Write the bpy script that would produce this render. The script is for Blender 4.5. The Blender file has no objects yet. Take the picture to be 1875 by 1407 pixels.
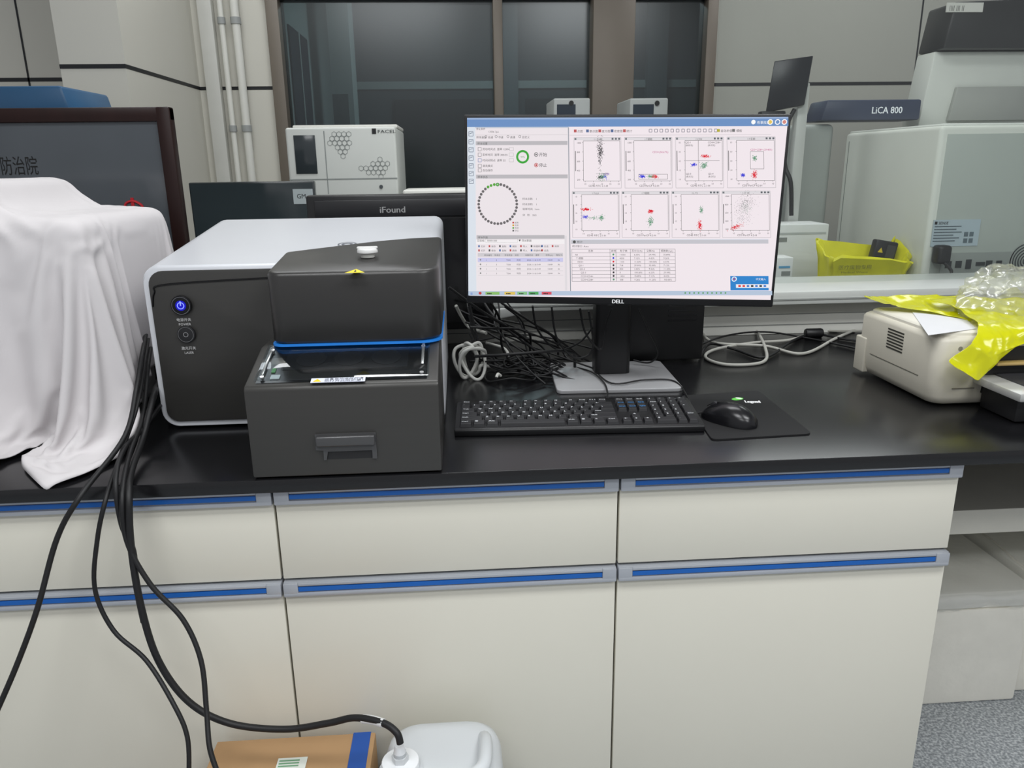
import bpy, bmesh, math, random
from mathutils import Vector, Matrix, noise
random.seed(7)
sc=bpy.context.scene; COL=sc.collection
sc.view_settings.view_transform='Standard'
rad=math.radians
# ---------------- camera ----------------
CAM=Vector((0,0,1.32)); F=1400.0
th,ps,ro=rad(16),rad(3.7),rad(0.8)
fw=Vector((math.sin(ps)*math.cos(th),math.cos(ps)*math.cos(th),-math.sin(th)))
r0=Vector((math.cos(ps),-math.sin(ps),0)); u0=r0.cross(fw)
RR=r0*math.cos(ro)-u0*math.sin(ro); UU=u0*math.cos(ro)+r0*math.sin(ro)
cd=bpy.data.cameras.new('camera'); cam=bpy.data.objects.new('camera',cd); COL.objects.link(cam)
cd.sensor_fit='HORIZONTAL'; cd.sensor_width=36; cd.lens=36*F/1875; cd.clip_start=.02
m3=Matrix((RR,UU,-fw)).transposed(); cam.matrix_world=Matrix.Translation(CAM)@m3.to_4x4()
sc.camera=cam
def ray(px,py): return fw*F+RR*(px-937.5)-UU*(py-703.5)
def PY(px,py,Y): d=ray(px,py); return CAM+d*((Y-CAM.y)/d.y)
def PZ(px,py,Z): d=ray(px,py); return CAM+d*((Z-CAM.z)/d.z)
T=.85
def G(px,py,h=0): return PZ(px,py,T+h)
# ---------------- materials ----------------
def lin(h):
    h=h.lstrip('#'); o=[]
    for i in (0,2,4):
        c=int(h[i:i+2],16)/255; o.append(c/12.92 if c<=.04045 else ((c+.055)/1.055)**2.4)
    return (*o,1)
MC={}
def mat(h,rough=.5,metal=0,var=.06,scale=12,stretch=None,alpha=1,trans=0,bump=0,emit=0,spec=.5,coat=0):
    key=(h,rough,metal,var,scale,stretch,alpha,trans,bump,emit,spec,coat)
    if key in MC: return MC[key]
    m=bpy.data.materials.new('surface_'+h.strip('#')); m.use_nodes=True; nt=m.node_tree; b=nt.nodes['Principled BSDF']
    c=lin(h); b.inputs['Roughness'].default_value=rough; b.inputs['Metallic'].default_value=metal
    b.inputs['Alpha'].default_value=alpha; b.inputs['Transmission Weight'].default_value=trans
    b.inputs['Specular IOR Level'].default_value=spec; b.inputs['Coat Weight'].default_value=coat
    b.inputs['Base Color'].default_value=c
    if var>0 or bump>0:
        tc=nt.nodes.new('ShaderNodeTexCoord'); mp=nt.nodes.new('ShaderNodeMapping'); nz=nt.nodes.new('ShaderNodeTexNoise')
        nz.inputs['Scale'].default_value=scale; nz.inputs['Detail'].default_value=4
        if stretch: mp.inputs['Scale'].default_value=stretch
        nt.links.new(tc.outputs['Object'],mp.inputs['Vector']); nt.links.new(mp.outputs[0],nz.inputs['Vector'])
        if var>0:
            cr_=nt.nodes.new('ShaderNodeMix'); cr_.data_type='RGBA'
            cr_.inputs[6].default_value=tuple(x*(1-var) for x in c[:3])+(1,)
            cr_.inputs[7].default_value=tuple(min(1,x*(1+var)) for x in c[:3])+(1,)
            nt.links.new(nz.outputs[0],cr_.inputs[0]); nt.links.new(cr_.outputs[2],b.inputs['Base Color'])
        if bump>0:
            bp=nt.nodes.new('ShaderNodeBump'); bp.inputs['Strength'].default_value=bump; bp.inputs['Distance'].default_value=.01
            nt.links.new(nz.outputs[0],bp.inputs['Height']); nt.links.new(bp.outputs[0],b.inputs['Normal'])
    if emit:
        b.inputs['Emission Color'].default_value=c; b.inputs['Emission Strength'].default_value=emit
    MC[key]=m; return m
def emi(h,s=1.0):
    key=('e',h,s)
    if key in MC: return MC[key]
    m=bpy.data.materials.new('light_'+h.strip('#')); m.use_nodes=True; nt=m.node_tree; b=nt.nodes['Principled BSDF']
    b.inputs['Base Color'].default_value=(0.01,.01,.01,1); b.inputs['Roughness'].default_value=.6; b.inputs['Specular IOR Level'].default_value=.1
    b.inputs['Emission Color'].default_value=lin(h); b.inputs['Emission Strength'].default_value=s
    MC[key]=m; return m
def glassmat(tint='#ffffff',gl=.06,rough=.03,dens=.0):
    key=('g',tint,gl,rough,dens)
    if key in MC: return MC[key]
    m=bpy.data.materials.new('clear_pane'); m.use_nodes=True; nt=m.node_tree; nt.nodes.clear()
    o=nt.nodes.new('ShaderNodeOutputMaterial'); t=nt.nodes.new('ShaderNodeBsdfTransparent'); g=nt.nodes.new('ShaderNodeBsdfGlossy')
    t.inputs[0].default_value=lin(tint); g.inputs['Roughness'].default_value=rough
    mx=nt.nodes.new('ShaderNodeMixShader'); mx.inputs[0].default_value=gl
    nt.links.new(t.outputs[0],mx.inputs[1]); nt.links.new(g.outputs[0],mx.inputs[2])
    last=mx
    if dens>0:
        d=nt.nodes.new('ShaderNodeBsdfDiffuse'); m2=nt.nodes.new('ShaderNodeMixShader'); m2.inputs[0].default_value=dens
        d.inputs[0].default_value=(.85,.87,.86,1)
        nt.links.new(mx.outputs[0],m2.inputs[1]); nt.links.new(d.outputs[0],m2.inputs[2]); last=m2
    nt.links.new(last.outputs[0],o.inputs[0]); MC[key]=m; return m
# ---------------- mesh builder ----------------
TXT={}
def textmesh(s):
    if s in TXT: return TXT[s]
    cu=bpy.data.curves.new('t','FONT'); cu.body=s; cu.size=1; cu.resolution_u=2
    o=bpy.data.objects.new('t',cu); COL.objects.link(o); bpy.context.view_layer.update()
    dg=bpy.context.evaluated_depsgraph_get(); me=bpy.data.meshes.new_from_object(o.evaluated_get(dg))
    vs=[v.co.copy() for v in me.vertices]; fs=[tuple(p.vertices) for p in me.polygons]
    bpy.data.objects.remove(o); bpy.data.meshes.remove(me)
    w=max([v.x for v in vs],default=0)
    TXT[s]=(vs,fs,w); return TXT[s]
def crom(pts,n=6,closed=False):
    P=[Vector(p) for p in pts]; o=[]; N=len(P)
    for i in range(N if closed else N-1):
        a,b,c,d=(P[(i-1)%N],P[i],P[(i+1)%N],P[(i+2)%N]) if closed else (P[max(i-1,0)],P[i],P[i+1],P[min(i+2,N-1)])
        for k in range(n):
            t=k/n; o.append(.5*((2*b)+(c-a)*t+(2*a-5*b+4*c-d)*t*t+(3*b-a-3*c+d)*t**3))
    if not closed: o.append(P[-1])
    return o
def rrect(x0,x1,y0,y1,r,n=5):
    rs=r if isinstance(r,(list,tuple)) else [r]*4   # order: (x0,y0),(x1,y0),(x1,y1),(x0,y1)
    o=[]
    for (cx,cy,a,q) in ((x0,y0,180,rs[0]),(x1,y0,270,rs[1]),(x1,y1,0,rs[2]),(x0,y1,90,rs[3])):
        sx=1 if cx==x0 else -1; sy=1 if cy==y0 else -1
        for k in range(n+1):
            t=rad(a+90*k/n); o.append((cx+sx*q+q*math.cos(t),cy+sy*q+q*math.sin(t)))
    return o
ROOT={}
class MB:
    def __init__(s,M=None): s.v=[];s.f=[];s.m=[];s.mats=[];s.M=M
    def add(s,vs,fs,m,M=None):
        if m not in s.mats: s.mats.append(m)
        k=s.mats.index(m); n=len(s.v)
        for p in vs:
            p=Vector(p)
            if M is not None: p=M@p
            if s.M is not None: p=s.M@p
            s.v.append(p)
        for f in fs: s.f.append(tuple(i+n for i in f)); s.m.append(k)
        return s
    def bev(s,vs,fs,m,r,seg=2,M=None,ang=30):
        if r<=0: return s.add(vs,fs,m,M)
        bm=bmesh.new(); bv=[bm.verts.new(p) for p in vs]
        for f in fs: bm.faces.new([bv[i] for i in f])
        bmesh.ops.recalc_face_normals(bm,faces=bm.faces[:])
        es=[e for e in bm.edges if len(e.link_faces)==2 and e.calc_face_angle()>rad(ang)]
        bmesh.ops.bevel(bm,geom=es,offset=r,segments=seg,profile=.5,affect='EDGES',clamp_overlap=True)
        bm.verts.ensure_lookup_table(); bm.verts.index_update()
        s.add([v.co.copy() for v in bm.verts],[tuple(v.index for v in f.verts) for f in bm.faces],m,M); bm.free(); return s
    def box(s,x0,x1,y0,y1,z0,z1,m,r=0,seg=2,M=None):
        vs=[(x,y,z) for z in (z0,z1) for y in (y0,y1) for x in (x0,x1)]
        return s.bev(vs,[(0,2,3,1),(4,5,7,6),(0,1,5,4),(2,6,7,3),(0,4,6,2),(1,3,7,5)],m,r,seg,M)
    def loft(s,loops,m,r=0,seg=2,cap=True,M=None,ang=30):
        n=len(loops[0]); vs=[p for l in loops for p in l]; fs=[]
        for i in range(len(loops)-1):
            for k in range(n):
                a=i*n+k;b=i*n+(k+1)%n; fs.append((a,b,b+n,a+n))
        if cap: fs.append(tuple(range(n))[::-1]); fs.append(tuple(range((len(loops)-1)*n,len(loops)*n)))
        return s.bev(vs,fs,m,r,seg,M,ang)
    def prism(s,poly,ax,a,b,m,r=0,seg=2,M=None,ang=30):
        f={'x':lambda p,t:(t,p[0],p[1]),'y':lambda p,t:(p[0],t,p[1]),'z':lambda p,t:(p[0],p[1],t)}[ax]
        return s.loft([[f(p,a) for p in poly],[f(p,b) for p in poly]],m,r,seg,True,M,ang)
    def cyl(s,c,r,h,m,ax='z',n=20,r2=None,bev=0,M=None):
        r2=r if r2 is None else r2
        def q(t,rr,d):
            a=rr*math.cos(t);b=rr*math.sin(t)
            o={'z':(a,b,d),'y':(a,d,b),'x':(d,a,b)}[ax]; return (c[0]+o[0],c[1]+o[1],c[2]+o[2])
        return s.loft([[q(2*math.pi*k/n,r,0) for k in range(n)],[q(2*math.pi*k/n,r2,h) for k in range(n)]],m,bev,2,True,M,50)
    def ring(s,c,r1,r2,m,ax='y',n=32,M=None):
        vs=[]
        for rr in (r1,r2):
            for k in range(n):
                t=2*math.pi*k/n;a=rr*math.cos(t);b=rr*math.sin(t)
                o={'z':(a,b,0),'y':(a,0,b),'x':(0,a,b)}[ax]; vs.append((c[0]+o[0],c[1]+o[1],c[2]+o[2]))
        return s.add(vs,[(k,(k+1)%n,n+(k+1)%n,n+k) for k in range(n)],m,M)
    def quad(s,pts,m,M=None): return s.add(pts,[tuple(range(len(pts)))],m,M)
    def tube(s,pts,r,m,n=8,sub=6,closed=False,cap=True):
        P=crom(pts,sub,closed) if sub>1 else [Vector(p) for p in pts]
        loops=[]; up=None
        for i,p in enumerate(P):
            d=(P[min(i+1,len(P)-1)]-P[max(i-1,0)])
            if d.length<1e-9: d=Vector((0,0,1))
            d.normalize()
            if up is None: up=d.orthogonal().normalized()
            else:
                up=up-d*up.dot(d)
                if up.length<1e-6: up=d.orthogonal()
                up.normalize()
            w=d.cross(up); loops.append([p+(up*math.cos(2*math.pi*k/n)+w*math.sin(2*math.pi*k/n))*r for k in range(n)])
        return s.loft(loops,m,cap=cap)
    def text(s,t,size,M,m,align='L',width=None,bold=0):
        vs,fs,w=textmesh(t)
        if not vs: return s
        k=size; kx=size
        if width and w>0: kx=width/w
        off=-w*kx/2 if align=='C' else 0
        for dx in ((0,bold,-bold) if bold else (0,)):
            s.add([(v.x*kx+off+dx*size,v.y*k+abs(dx)*size*.3,abs(dx)*.0002*(1 if dx>0 else 2)) for v in vs],fs,m,M)
        return s
    def sheet(s,grid,m,sub=8,fn=None):
        rows=[crom(r,sub) for r in grid]
        cols=[crom([r[j] for r in rows],sub) for j in range(len(rows[0]))]
        nr=len(cols[0]); nc=len(cols); vs=[]
        for i in range(nr):
            for j in range(nc):
                p=cols[j][i].copy()
                if fn: p=fn(p,i/(nr-1),j/(nc-1))
                vs.append(p)
        return s.add(vs,[(i*nc+j,i*nc+j+1,(i+1)*nc+j+1,(i+1)*nc+j) for i in range(nr-1) for j in range(nc-1)],m)
    def build(s,name,parent=None,solid=0,smooth=True,label=None,sharp=40):
        me=bpy.data.meshes.new(name); vs=s.v
        if parent is not None:
            R=ROOT[parent.name]; Ri=R.inverted(); vs=[Ri@v for v in vs]; loc=None
        else:
            loc=Vector(((min(v.x for v in vs)+max(v.x for v in vs))/2,(min(v.y for v in vs)+max(v.y for v in vs))/2,min(v.z for v in vs)))
            vs=[v-loc for v in vs]
        me.from_pydata([tuple(v) for v in vs],[],s.f)
        for m in s.mats: me.materials.append(m)
        me.polygons.foreach_set('material_index',s.m)
        if solid==0:
            bm=bmesh.new(); bm.from_mesh(me); bmesh.ops.recalc_face_normals(bm,faces=bm.faces[:]); bm.to_mesh(me); bm.free()
        if smooth:
            me.shade_smooth(); me.set_sharp_from_angle(angle=rad(sharp))
        o=bpy.data.objects.new(name,me); COL.objects.link(o)
        if parent is not None: o.parent=parent; ROOT[o.name]=R
        else: o.location=loc; ROOT[o.name]=Matrix.Translation(loc)
        if solid:
            md=o.modifiers.new('thickness','SOLIDIFY'); md.thickness=solid; md.offset=0
        if label: o['label']=label
        return o
def tag(o,label,cat,group=None,kind=None):
    o['label']=label; o['category']=cat
    if group: o['group']=group
    if kind: o['kind']=kind
    return o
def thing(name,label,cat,loc,rotz=0,group=None):
    o=bpy.data.objects.new(name,None); COL.objects.link(o); o.empty_display_size=.05
    o.location=loc; o.rotation_euler=(0,0,rotz); ROOT[o.name]=Matrix.Translation(Vector(loc))@Matrix.Rotation(rotz,4,'Z')
    return tag(o,label,cat,group)
def struct(name,mb,parent=None):
    o=mb.build(name,parent)
    if parent is None: o['kind']='structure'
    return o
RX90=Matrix.Rotation(rad(90),4,'X')
def face(p): return Matrix.Translation(Vector(p))@RX90
def flat(p,rz=0): return Matrix.Translation(Vector(p))@Matrix.Rotation(rz,4,'Z')
def ridged(v): return 1-2*abs(noise.noise(v))
# materials
WHITE=mat('#d8d8d1',.45); CREAM=mat('#d8d5c8',.36,var=.03,scale=3); ALU=mat('#adb1b8',.32,.3,var=.03)
BLUE=mat('#0a5cb0',.3); BLACKTOP=mat('#121214',.24,var=.2,scale=40,stretch=(.15,3,1),spec=.55)
BLK=mat('#131315',.45); BLKG=mat('#0b0b0d',.15); RUB=mat('#0f0f11',.55,var=.1,scale=60); GRAPH=mat('#42413f',.36,.3,var=.05,scale=20,stretch=(.2,1,8))
SILV=mat('#cfd1d6',.32,.1,var=.02); FRAME=mat('#6d655b',.45,.1); DARK=mat('#1a1c1f',.6)
# ================= CLOTH SIMULATION (draped sheet) =================
CL=mat('#cfcbcc',.85,var=.05,scale=5,bump=.05)
def drape():
    tmp=[]
    def col(mb):
        o=mb.build('collider'); o.modifiers.new('c','COLLISION'); o.collision.thickness_outer=.004; o.collision.cloth_friction=15; tmp.append(o)
    col(MB().box(-1.45,-.632,1.335,1.72,.9,1.238,WHITE,.02,3).box(-1.45,-.80,1.325,1.70,1.0,1.300,WHITE,.02,3))
    col(MB().box(-1.9,0,1.135,2.3,.75,.851,WHITE,.002))
    NX_,NY_=66,78
    xa_,xb_=-1.10,-.632+.30
    vs=[];pin=[]
    for j in range(NY_+1):
        for i in range(NX_+1):
            x=xa_+(xb_-xa_)*i/NX_
            yf=1.335-(.575-.16*max(0,min(1,(x+.80)/.17))+0*x)
            y=yf+(1.80-yf)*j/NY_
            k=max(0,min(1,(x+.80)/.05)); k=k*k*(3-2*k)
            z=1.307-(1.307-1.245)*k
            q=Vector((x,y,z+.004*noise.noise(Vector((x,y,0))*14)))
            if y<1.36: q.z+=.010*math.sin(x*42+y*6)*min(1,(1.36-y)*6)
            vs.append(q)
            if 1.42<y<1.66 and (x<-.83 or -.73<x<-.665): pin.append(len(vs)-1)
    fs=[(j*(NX_+1)+i,j*(NX_+1)+i+1,(j+1)*(NX_+1)+i+1,(j+1)*(NX_+1)+i) for j in range(NY_) for i in range(NX_)]
    me=bpy.data.meshes.new('draped_cloth'); me.from_pydata([tuple(v) for v in vs],[],fs)
    o=bpy.data.objects.new('cloth_source',me); COL.objects.link(o)
    vg=o.vertex_groups.new(name='pin'); vg.add(pin,1.0,'REPLACE')
    m=o.modifiers.new('cloth','CLOTH'); s=m.settings; s.quality=6; s.mass=.25; s.tension_stiffness=12; s.compression_stiffness=12; s.shear_stiffness=4; s.bending_stiffness=.12; s.air_damping=2
    s.vertex_group_mass='pin'
    m.collision_settings.use_collision=True; m.collision_settings.distance_min=.004; m.collision_settings.collision_quality=2
    m.collision_settings.use_self_collision=True; m.collision_settings.self_distance_min=.003
    m.point_cache.frame_start=1; m.point_cache.frame_end=60
    sc.frame_start=1; sc.frame_end=60
    for f in range(1,53): sc.frame_set(f)
    dg=bpy.context.evaluated_depsgraph_get(); ev=o.evaluated_get(dg); out=[v.co.copy() for v in ev.data.vertices]
    for x in tmp+[o]: bpy.data.objects.remove(x,do_unlink=True)
    sc.frame_set(1)
    for p in out:
        if p.y>1.38 and p.z<1.165 and p.x>-.572: p.x=-.572-.1*min(.1,p.x+.572)
    b=MB().add(out,fs,CL); o=b.build('draped_cloth',sharp=180)
    sb=o.modifiers.new('smooth','SUBSURF'); sb.levels=1; sb.render_levels=1
    md=o.modifiers.new('thickness','SOLIDIFY'); md.thickness=.0015
    tag(o,'crumpled white cloth draped over the instrument at the left','cloth')
drape()
# ================= SETTING =================
def speck():
    m=bpy.data.materials.new('speckled_vinyl'); m.use_nodes=True; nt=m.node_tree; b=nt.nodes['Principled BSDF']; b.inputs['Roughness'].default_value=.45
    tc=nt.nodes.new('ShaderNodeTexCoord'); n=nt.nodes.new('ShaderNodeTexNoise'); n.inputs['Scale'].default_value=160; n.inputs['Detail'].default_value=3
    r=nt.nodes.new('ShaderNodeValToRGB'); e=r.color_ramp.elements
    e[0].position=.36; e[0].color=lin('#7d8286'); e[1].position=.62; e[1].color=lin('#c2c6c8'); x=e.new(.5); x.color=lin('#9da2a6')
    nt.links.new(tc.outputs['Object'],n.inputs['Vector']); nt.links.new(n.outputs[0],r.inputs[0]); nt.links.new(r.outputs[0],b.inputs['Base Color']); return m
struct('floor',MB().box(-3.2,4.2,-1.9,8.2,-.05,0,speck()))
WP=mat('#aaa9a1',.35,var=.04,scale=2); WPL=mat('#d0cec4',.35,var=.03,scale=2); LINE=mat('#15171b',.5)
YW=4.2; ZL=1.71
wl=PY(500,160,YW).x; wr=PY(1303,160,YW).x; wt=PY(900,-2,YW).z
def wallpiece(name,x0,x1,y0,y1,z0,z1,lines=(),m=WP):
    b=MB().box(x0,x1,y0,y1,z0,z1,m)
    if z0<ZL<z1:
        b.box(x0-.001,x1+.001,y0-.002,y1,ZL-.008,ZL+.008,LINE)
        b.box(x0-.001,x1+.001,y0-.002,y1,ZL-1.0-.004,ZL-1.0+.004,LINE)
    for x in lines: b.box(x-.004,x+.004,y0-.002,y1,z0,z1,LINE)
    return struct(name,b)
wallpiece('wall_back_left',-3.2,wl,YW,YW+.12,0,3,m=WPL)
wallpiece('wall_back_right',wr,4.2,YW,YW+.12,0,3,lines=(PY(1680,90,YW).x,))
struct('wall_back_top',MB().box(wl,wr,YW,YW+.12,wt+.06,3,WP))
struct('wall_back_bottom',MB().box(wl,wr,YW,YW+.12,0,.8,WP))
cx0=PY(108,110,3.3).x; cx1=PY(228,110,3.3).x
wallpiece('wall_pillar',cx0,cx1,3.3,YW,0,3,m=WPL)
wallpiece('wall_left',-3.2,cx0,3.75,YW,0,3,lines=(cx0-.35,),m=WPL)
struct('ceiling',MB().box(-3.2,4.2,-1.9,8.2,3.0,3.05,mat('#c9cac6',.7)))
# window
fb=MB(); fz0=.8
def post(pa,pb,y0=-.05,y1=.1): fb.box(PY(pa,100,YW).x,PY(pb,100,YW).x,YW+y0,YW+y1,fz0,wt+.06,FRAME,.005)
post(497,520); post(903,920); post(1080,1155,-.09); post(1287,1306)
fb.box(wl,wr,YW-.05,YW+.1,wt,wt+.06,FRAME,.005); fb.box(wl,wr,YW-.05,YW+.1,.8,.86,FRAME,.005)
win=struct('window_1',fb)
for a,b in ((520,903),(920,1080),(1155,1287)):
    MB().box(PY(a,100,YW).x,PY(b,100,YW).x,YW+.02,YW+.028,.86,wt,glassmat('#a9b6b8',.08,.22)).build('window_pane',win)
# room beyond the window
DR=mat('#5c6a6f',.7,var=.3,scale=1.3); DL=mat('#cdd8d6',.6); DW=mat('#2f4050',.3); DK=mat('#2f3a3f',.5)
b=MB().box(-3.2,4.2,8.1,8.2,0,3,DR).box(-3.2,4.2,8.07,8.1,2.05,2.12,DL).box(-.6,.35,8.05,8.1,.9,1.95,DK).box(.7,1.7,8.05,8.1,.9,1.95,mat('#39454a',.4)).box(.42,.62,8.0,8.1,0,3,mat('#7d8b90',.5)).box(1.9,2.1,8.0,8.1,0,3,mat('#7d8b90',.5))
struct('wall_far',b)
xf=PY(530,100,6.0).x
b=MB().box(xf-.3,xf,4.4,8.1,0,3,DL)
for ya,yb in ((4.9,5.6),(6.0,6.7)): b.box(xf,xf+.012,ya,yb,1.0,2.3,DW).box(xf,xf+.016,(ya+yb)/2-.02,(ya+yb)/2+.02,1.0,2.3,DL)
struct('wall_far_left',b)
xp=PY(603,100,6.8).x; struct('wall_far_pillar',MB().box(xp,PY(642,100,6.8).x,6.8,7.1,0,3,DL).box(xp+.001,xp+.13,6.79,6.8,1.3,1.9,mat('#7d8a8c',.5)))
struct('wall_far_right',MB().box(3.2,3.3,4.3,8.1,0,3,DR))
b=MB()
for k in range(6): b.box(-1.4,3.1,4.7+.55*k,4.73+.55*k,2.96,2.999,mat('#8a9798',.5))
struct('trim_2',b)
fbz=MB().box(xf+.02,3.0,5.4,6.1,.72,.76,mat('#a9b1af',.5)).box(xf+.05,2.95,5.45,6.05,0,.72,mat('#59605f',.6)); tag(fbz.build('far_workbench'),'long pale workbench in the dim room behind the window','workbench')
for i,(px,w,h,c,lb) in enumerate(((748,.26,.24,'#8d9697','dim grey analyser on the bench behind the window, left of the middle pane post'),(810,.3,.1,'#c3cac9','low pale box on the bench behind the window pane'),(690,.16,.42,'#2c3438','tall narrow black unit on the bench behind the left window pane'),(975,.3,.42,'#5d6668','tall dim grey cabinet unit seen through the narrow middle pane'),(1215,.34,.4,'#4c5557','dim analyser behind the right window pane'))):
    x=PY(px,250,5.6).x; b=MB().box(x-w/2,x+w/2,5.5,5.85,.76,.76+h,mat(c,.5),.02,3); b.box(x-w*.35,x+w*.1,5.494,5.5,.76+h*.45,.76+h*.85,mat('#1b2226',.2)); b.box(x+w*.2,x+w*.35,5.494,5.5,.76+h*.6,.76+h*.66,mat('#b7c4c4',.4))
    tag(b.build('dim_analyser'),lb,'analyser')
# wall pipes and trim
for px,r,lb in ((408,.014,'thin white vertical pipe on the left wall, nearer the pillar'),(434,.02,'thicker white vertical pipe on the left wall, nearer the window')):
    x=PY(px,100,YW-.08).x; b=MB().cyl((x,YW-.04,1.15),r,1.85,WHITE)
    for z in (1.5,2.0): b.cyl((x,YW-.04,z),r+.005,.03,mat('#9a9d9c',.5)).box(x-.006,x+.006,YW-.04,YW,z,z+.03,WHITE)
    tag(b.build('wall_pipe'),lb,'pipe')
xa,xb=PY(372,100,YW-.03).x,PY(398,100,YW-.03).x
struct('trim_3',MB().box(xa,xb,YW-.05,YW,0,3,mat('#c4c4be',.4),.004).box(PY(440,100,YW).x,PY(446,100,YW).x,YW-.006,YW,ZL-.3,3,mat('#6f706c',.5)))
# ================= BENCH =================
YF=1.135; XL=-1.9; XR=2.3; CT=.0235
b=MB().box(XL,XR,YF,2.06,T-CT,T,BLACKTOP,.003)
tag(b.build('worktop'),'long black laminate worktop carrying the monitor and the instruments','worktop')
def xc(px,py): return PY(px,py,1.16).x
xs=[-1.75,xc(501,905),xc(1133,885),xc(1757,870)]
labs=['cream base cabinet at the left behind the hanging black cables','cream base cabinet below the dark grey instrument and keyboard, middle of three','cream base cabinet at the right beside the open knee space']
for i in range(3):
    x0,x1=xs[i]+.0006,xs[i+1]-.0006
    t=thing('base_cabinet',labs[i],'cabinet',((x0+x1)/2,1.16,0),0,'base cabinets under the worktop')
    MB().box(x0,x1,1.178,2.0,.1,T-CT,CREAM).box(x0+.01,x1-.01,1.24,1.95,0,.1,mat('#4a4a48',.6)).build('body',t)
    def front(nm,z0,z1):
        g=.0012
        d=MB().box(x0+g,x1-g,1.158,1.177,z0,z1-.0275,CREAM,.0015).build(nm,t)
        h=MB().box(x0+g,x1-g,1.153,1.177,z1-.028,z1-.002,ALU,.001)
        h.box(x0+g,x1-g,1.1485,1.154,z1-.0275,z1-.0200,ALU,.002).box(x0+g+.024,x1-g-.024,1.1495,1.154,z1-.0080,z1-.003,ALU,.001)
        h.box(x0+g,x0+g+.024,1.1490,1.154,z1-.0265,z1-.003,ALU,.001).box(x1-g-.024,x1-g,1.1490,1.154,z1-.0265,z1-.003,ALU,.001)
        h.build('handle_rail',d)
        MB().box(x0+g+.0245,x1-g-.0245,1.1505,1.1535,z1-.0180,z1-.0100,BLUE).build('blue_strip',d)
    front('drawer',.662,.8265); front('door',.105,.6595)
xk=xs[3]
b=MB().box(xk+.002,XR,1.50,1.98,.5,.56,mat('#e4e1d5',.45),.003).box(XR-.03,XR,1.2,1.5,0,T-CT,CREAM)
tag(b.build('knee_space_shelf'),'white shelf board in the open knee space at the right end','shelf')
struct('trim_1',MB().box(xk+.002,XR,2.0,2.03,0,T-CT,mat('#b5b2a8',.6)))
# divider & rail
b=MB().box(XL,XR,2.075,2.2,0,.944,WHITE).box(XL,XR,2.064,2.076,T,.944,WHITE)
for z in (.875,.905): b.box(XL,XR,2.0625,2.065,z,z+.0025,mat('#8f918e',.5))
b.box(XL,XR,2.0,2.27,.944,.98,mat('#cdd0cc',.35),.004).box(XL,XR,1.997,2.0,.957,.961,mat('#9da09d',.4))
tag(b.build('bench_divider'),'low white divider with a wide rail behind the black worktop','divider')
gx=PY(1296,400,2.15).x
tag(MB().box(gx,XR,2.146,2.152,.98,1.95,glassmat('#f8faf9',.04,.02)).build('glass_screen'),'clear glass screen standing on the white rail behind the printer','glass screen')
b=MB().box(XL,3.6,2.272,3.15,T-.04,T,mat('#6f7473',.4),.002).box(XL+.02,3.58,2.28,3.1,0,T-.04,CREAM)
tag(b.build('rear_bench'),'second bench behind the divider carrying white analysers','bench')
# ================= FLOW CYTOMETER =================
XA,XB=-.565,-.038
t=thing('flow_cytometer','dark grey and silver flow cytometer at the left of the monitor','laboratory instrument',((XA+XB)/2,1.5,T))
def sec(ins,y,zt,z0=.006,rt=.03,rb=.03):
    return [(p[0],y,T+p[1]) for p in rrect(XA+ins,XB-ins,z0+ins,zt-ins,[rb,.01,.02,rt],6)]
sh=MB().loft([sec(.002,1.396,.304),sec(0,1.400,.307),sec(0,1.84,.357),sec(.01,1.855,.352)],SILV)
sh.build('shell',t,label='silver white shell with sloping top')
pp=rrect(XA+.0115,XB-.003,.0175,.2980,[.022,.008,.015,.026],6)
fp=MB().loft([[(p[0],1.3985,T+p[1]) for p in pp],[(p[0],1.3925,T+p[1]) for p in pp]],GRAPH,.001)
fp.tube([(XA+.014,1.392,T+.235),(XA+.020,1.392,T+.260),(XA+.042,1.392,T+.274),(-.335,1.392,T+.282)],.0016,BLKG,6)
pan=fp.build('front_panel',t,label='dark brushed front panel')
MB().box(XA+.05,XB-.03,1.43,1.82,T,T+.007,BLK).build('foot',t)
def pb(px,py): return PY(px,py,1.392)
TW=mat('#c8c8c8',.5)
p=pb(333,559); pw=MB().cyl((p.x,p.y-.006,p.z),.018,.008,mat('#1d1d20',.3,.5),'y',28,bev=.001).ring((p.x,p.y-.0064,p.z),.0150,.0158,mat('#6b6b70',.3)).build('power_button',pan)
MB().cyl((p.x,p.y-.0066,p.z),.0092,.0006,emi('#1514c8',.9),'y',24).ring((p.x,p.y-.0068,p.z),.0048,.0064,emi('#7d8cff',1.5)).box(p.x-.0009,p.x+.0009,p.y-.0072,p.y-.0068,p.z,p.z+.008,emi('#8d9cff',1.5)).build('glowing_symbol',pw,label='blue lit symbol')
p2=pb(342,612); b=MB().cyl((p2.x,p2.y-.005,p2.z),.016,.007,mat('#2b2b2d',.35,.4),'y',28,bev=.001); b.ring((p2.x,p2.y-.0056,p2.z),.0035,.0045,mat('#8a8a8c',.4)).ring((p2.x,p2.y-.0056,p2.z),.013,.0138,mat('#6a6a6c',.4)); b.build('laser_button',pan)
for pr in ((('电源开关',337,588,.0065),('POWER',339,596,.0062)),(('激光开关',346,640,.0065),('LASER',347,648,.0062))):
    b=MB()
    for s,px,py,sz in pr:
        q=pb(px,py); b.text(s,sz,face((q.x,q.y-.0009,q.z)),TW,'C')
    b.build('lettering',pan)
q=PZ(635,437,T+.335); 
zt=lambda y:T+.307+(y-1.400)*(.357-.307)/(1.84-1.400)
MT=Matrix.Translation((q.x,q.y,zt(q.y)+.0012))@Matrix.Rotation(math.atan(.114),4,'X')
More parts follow.
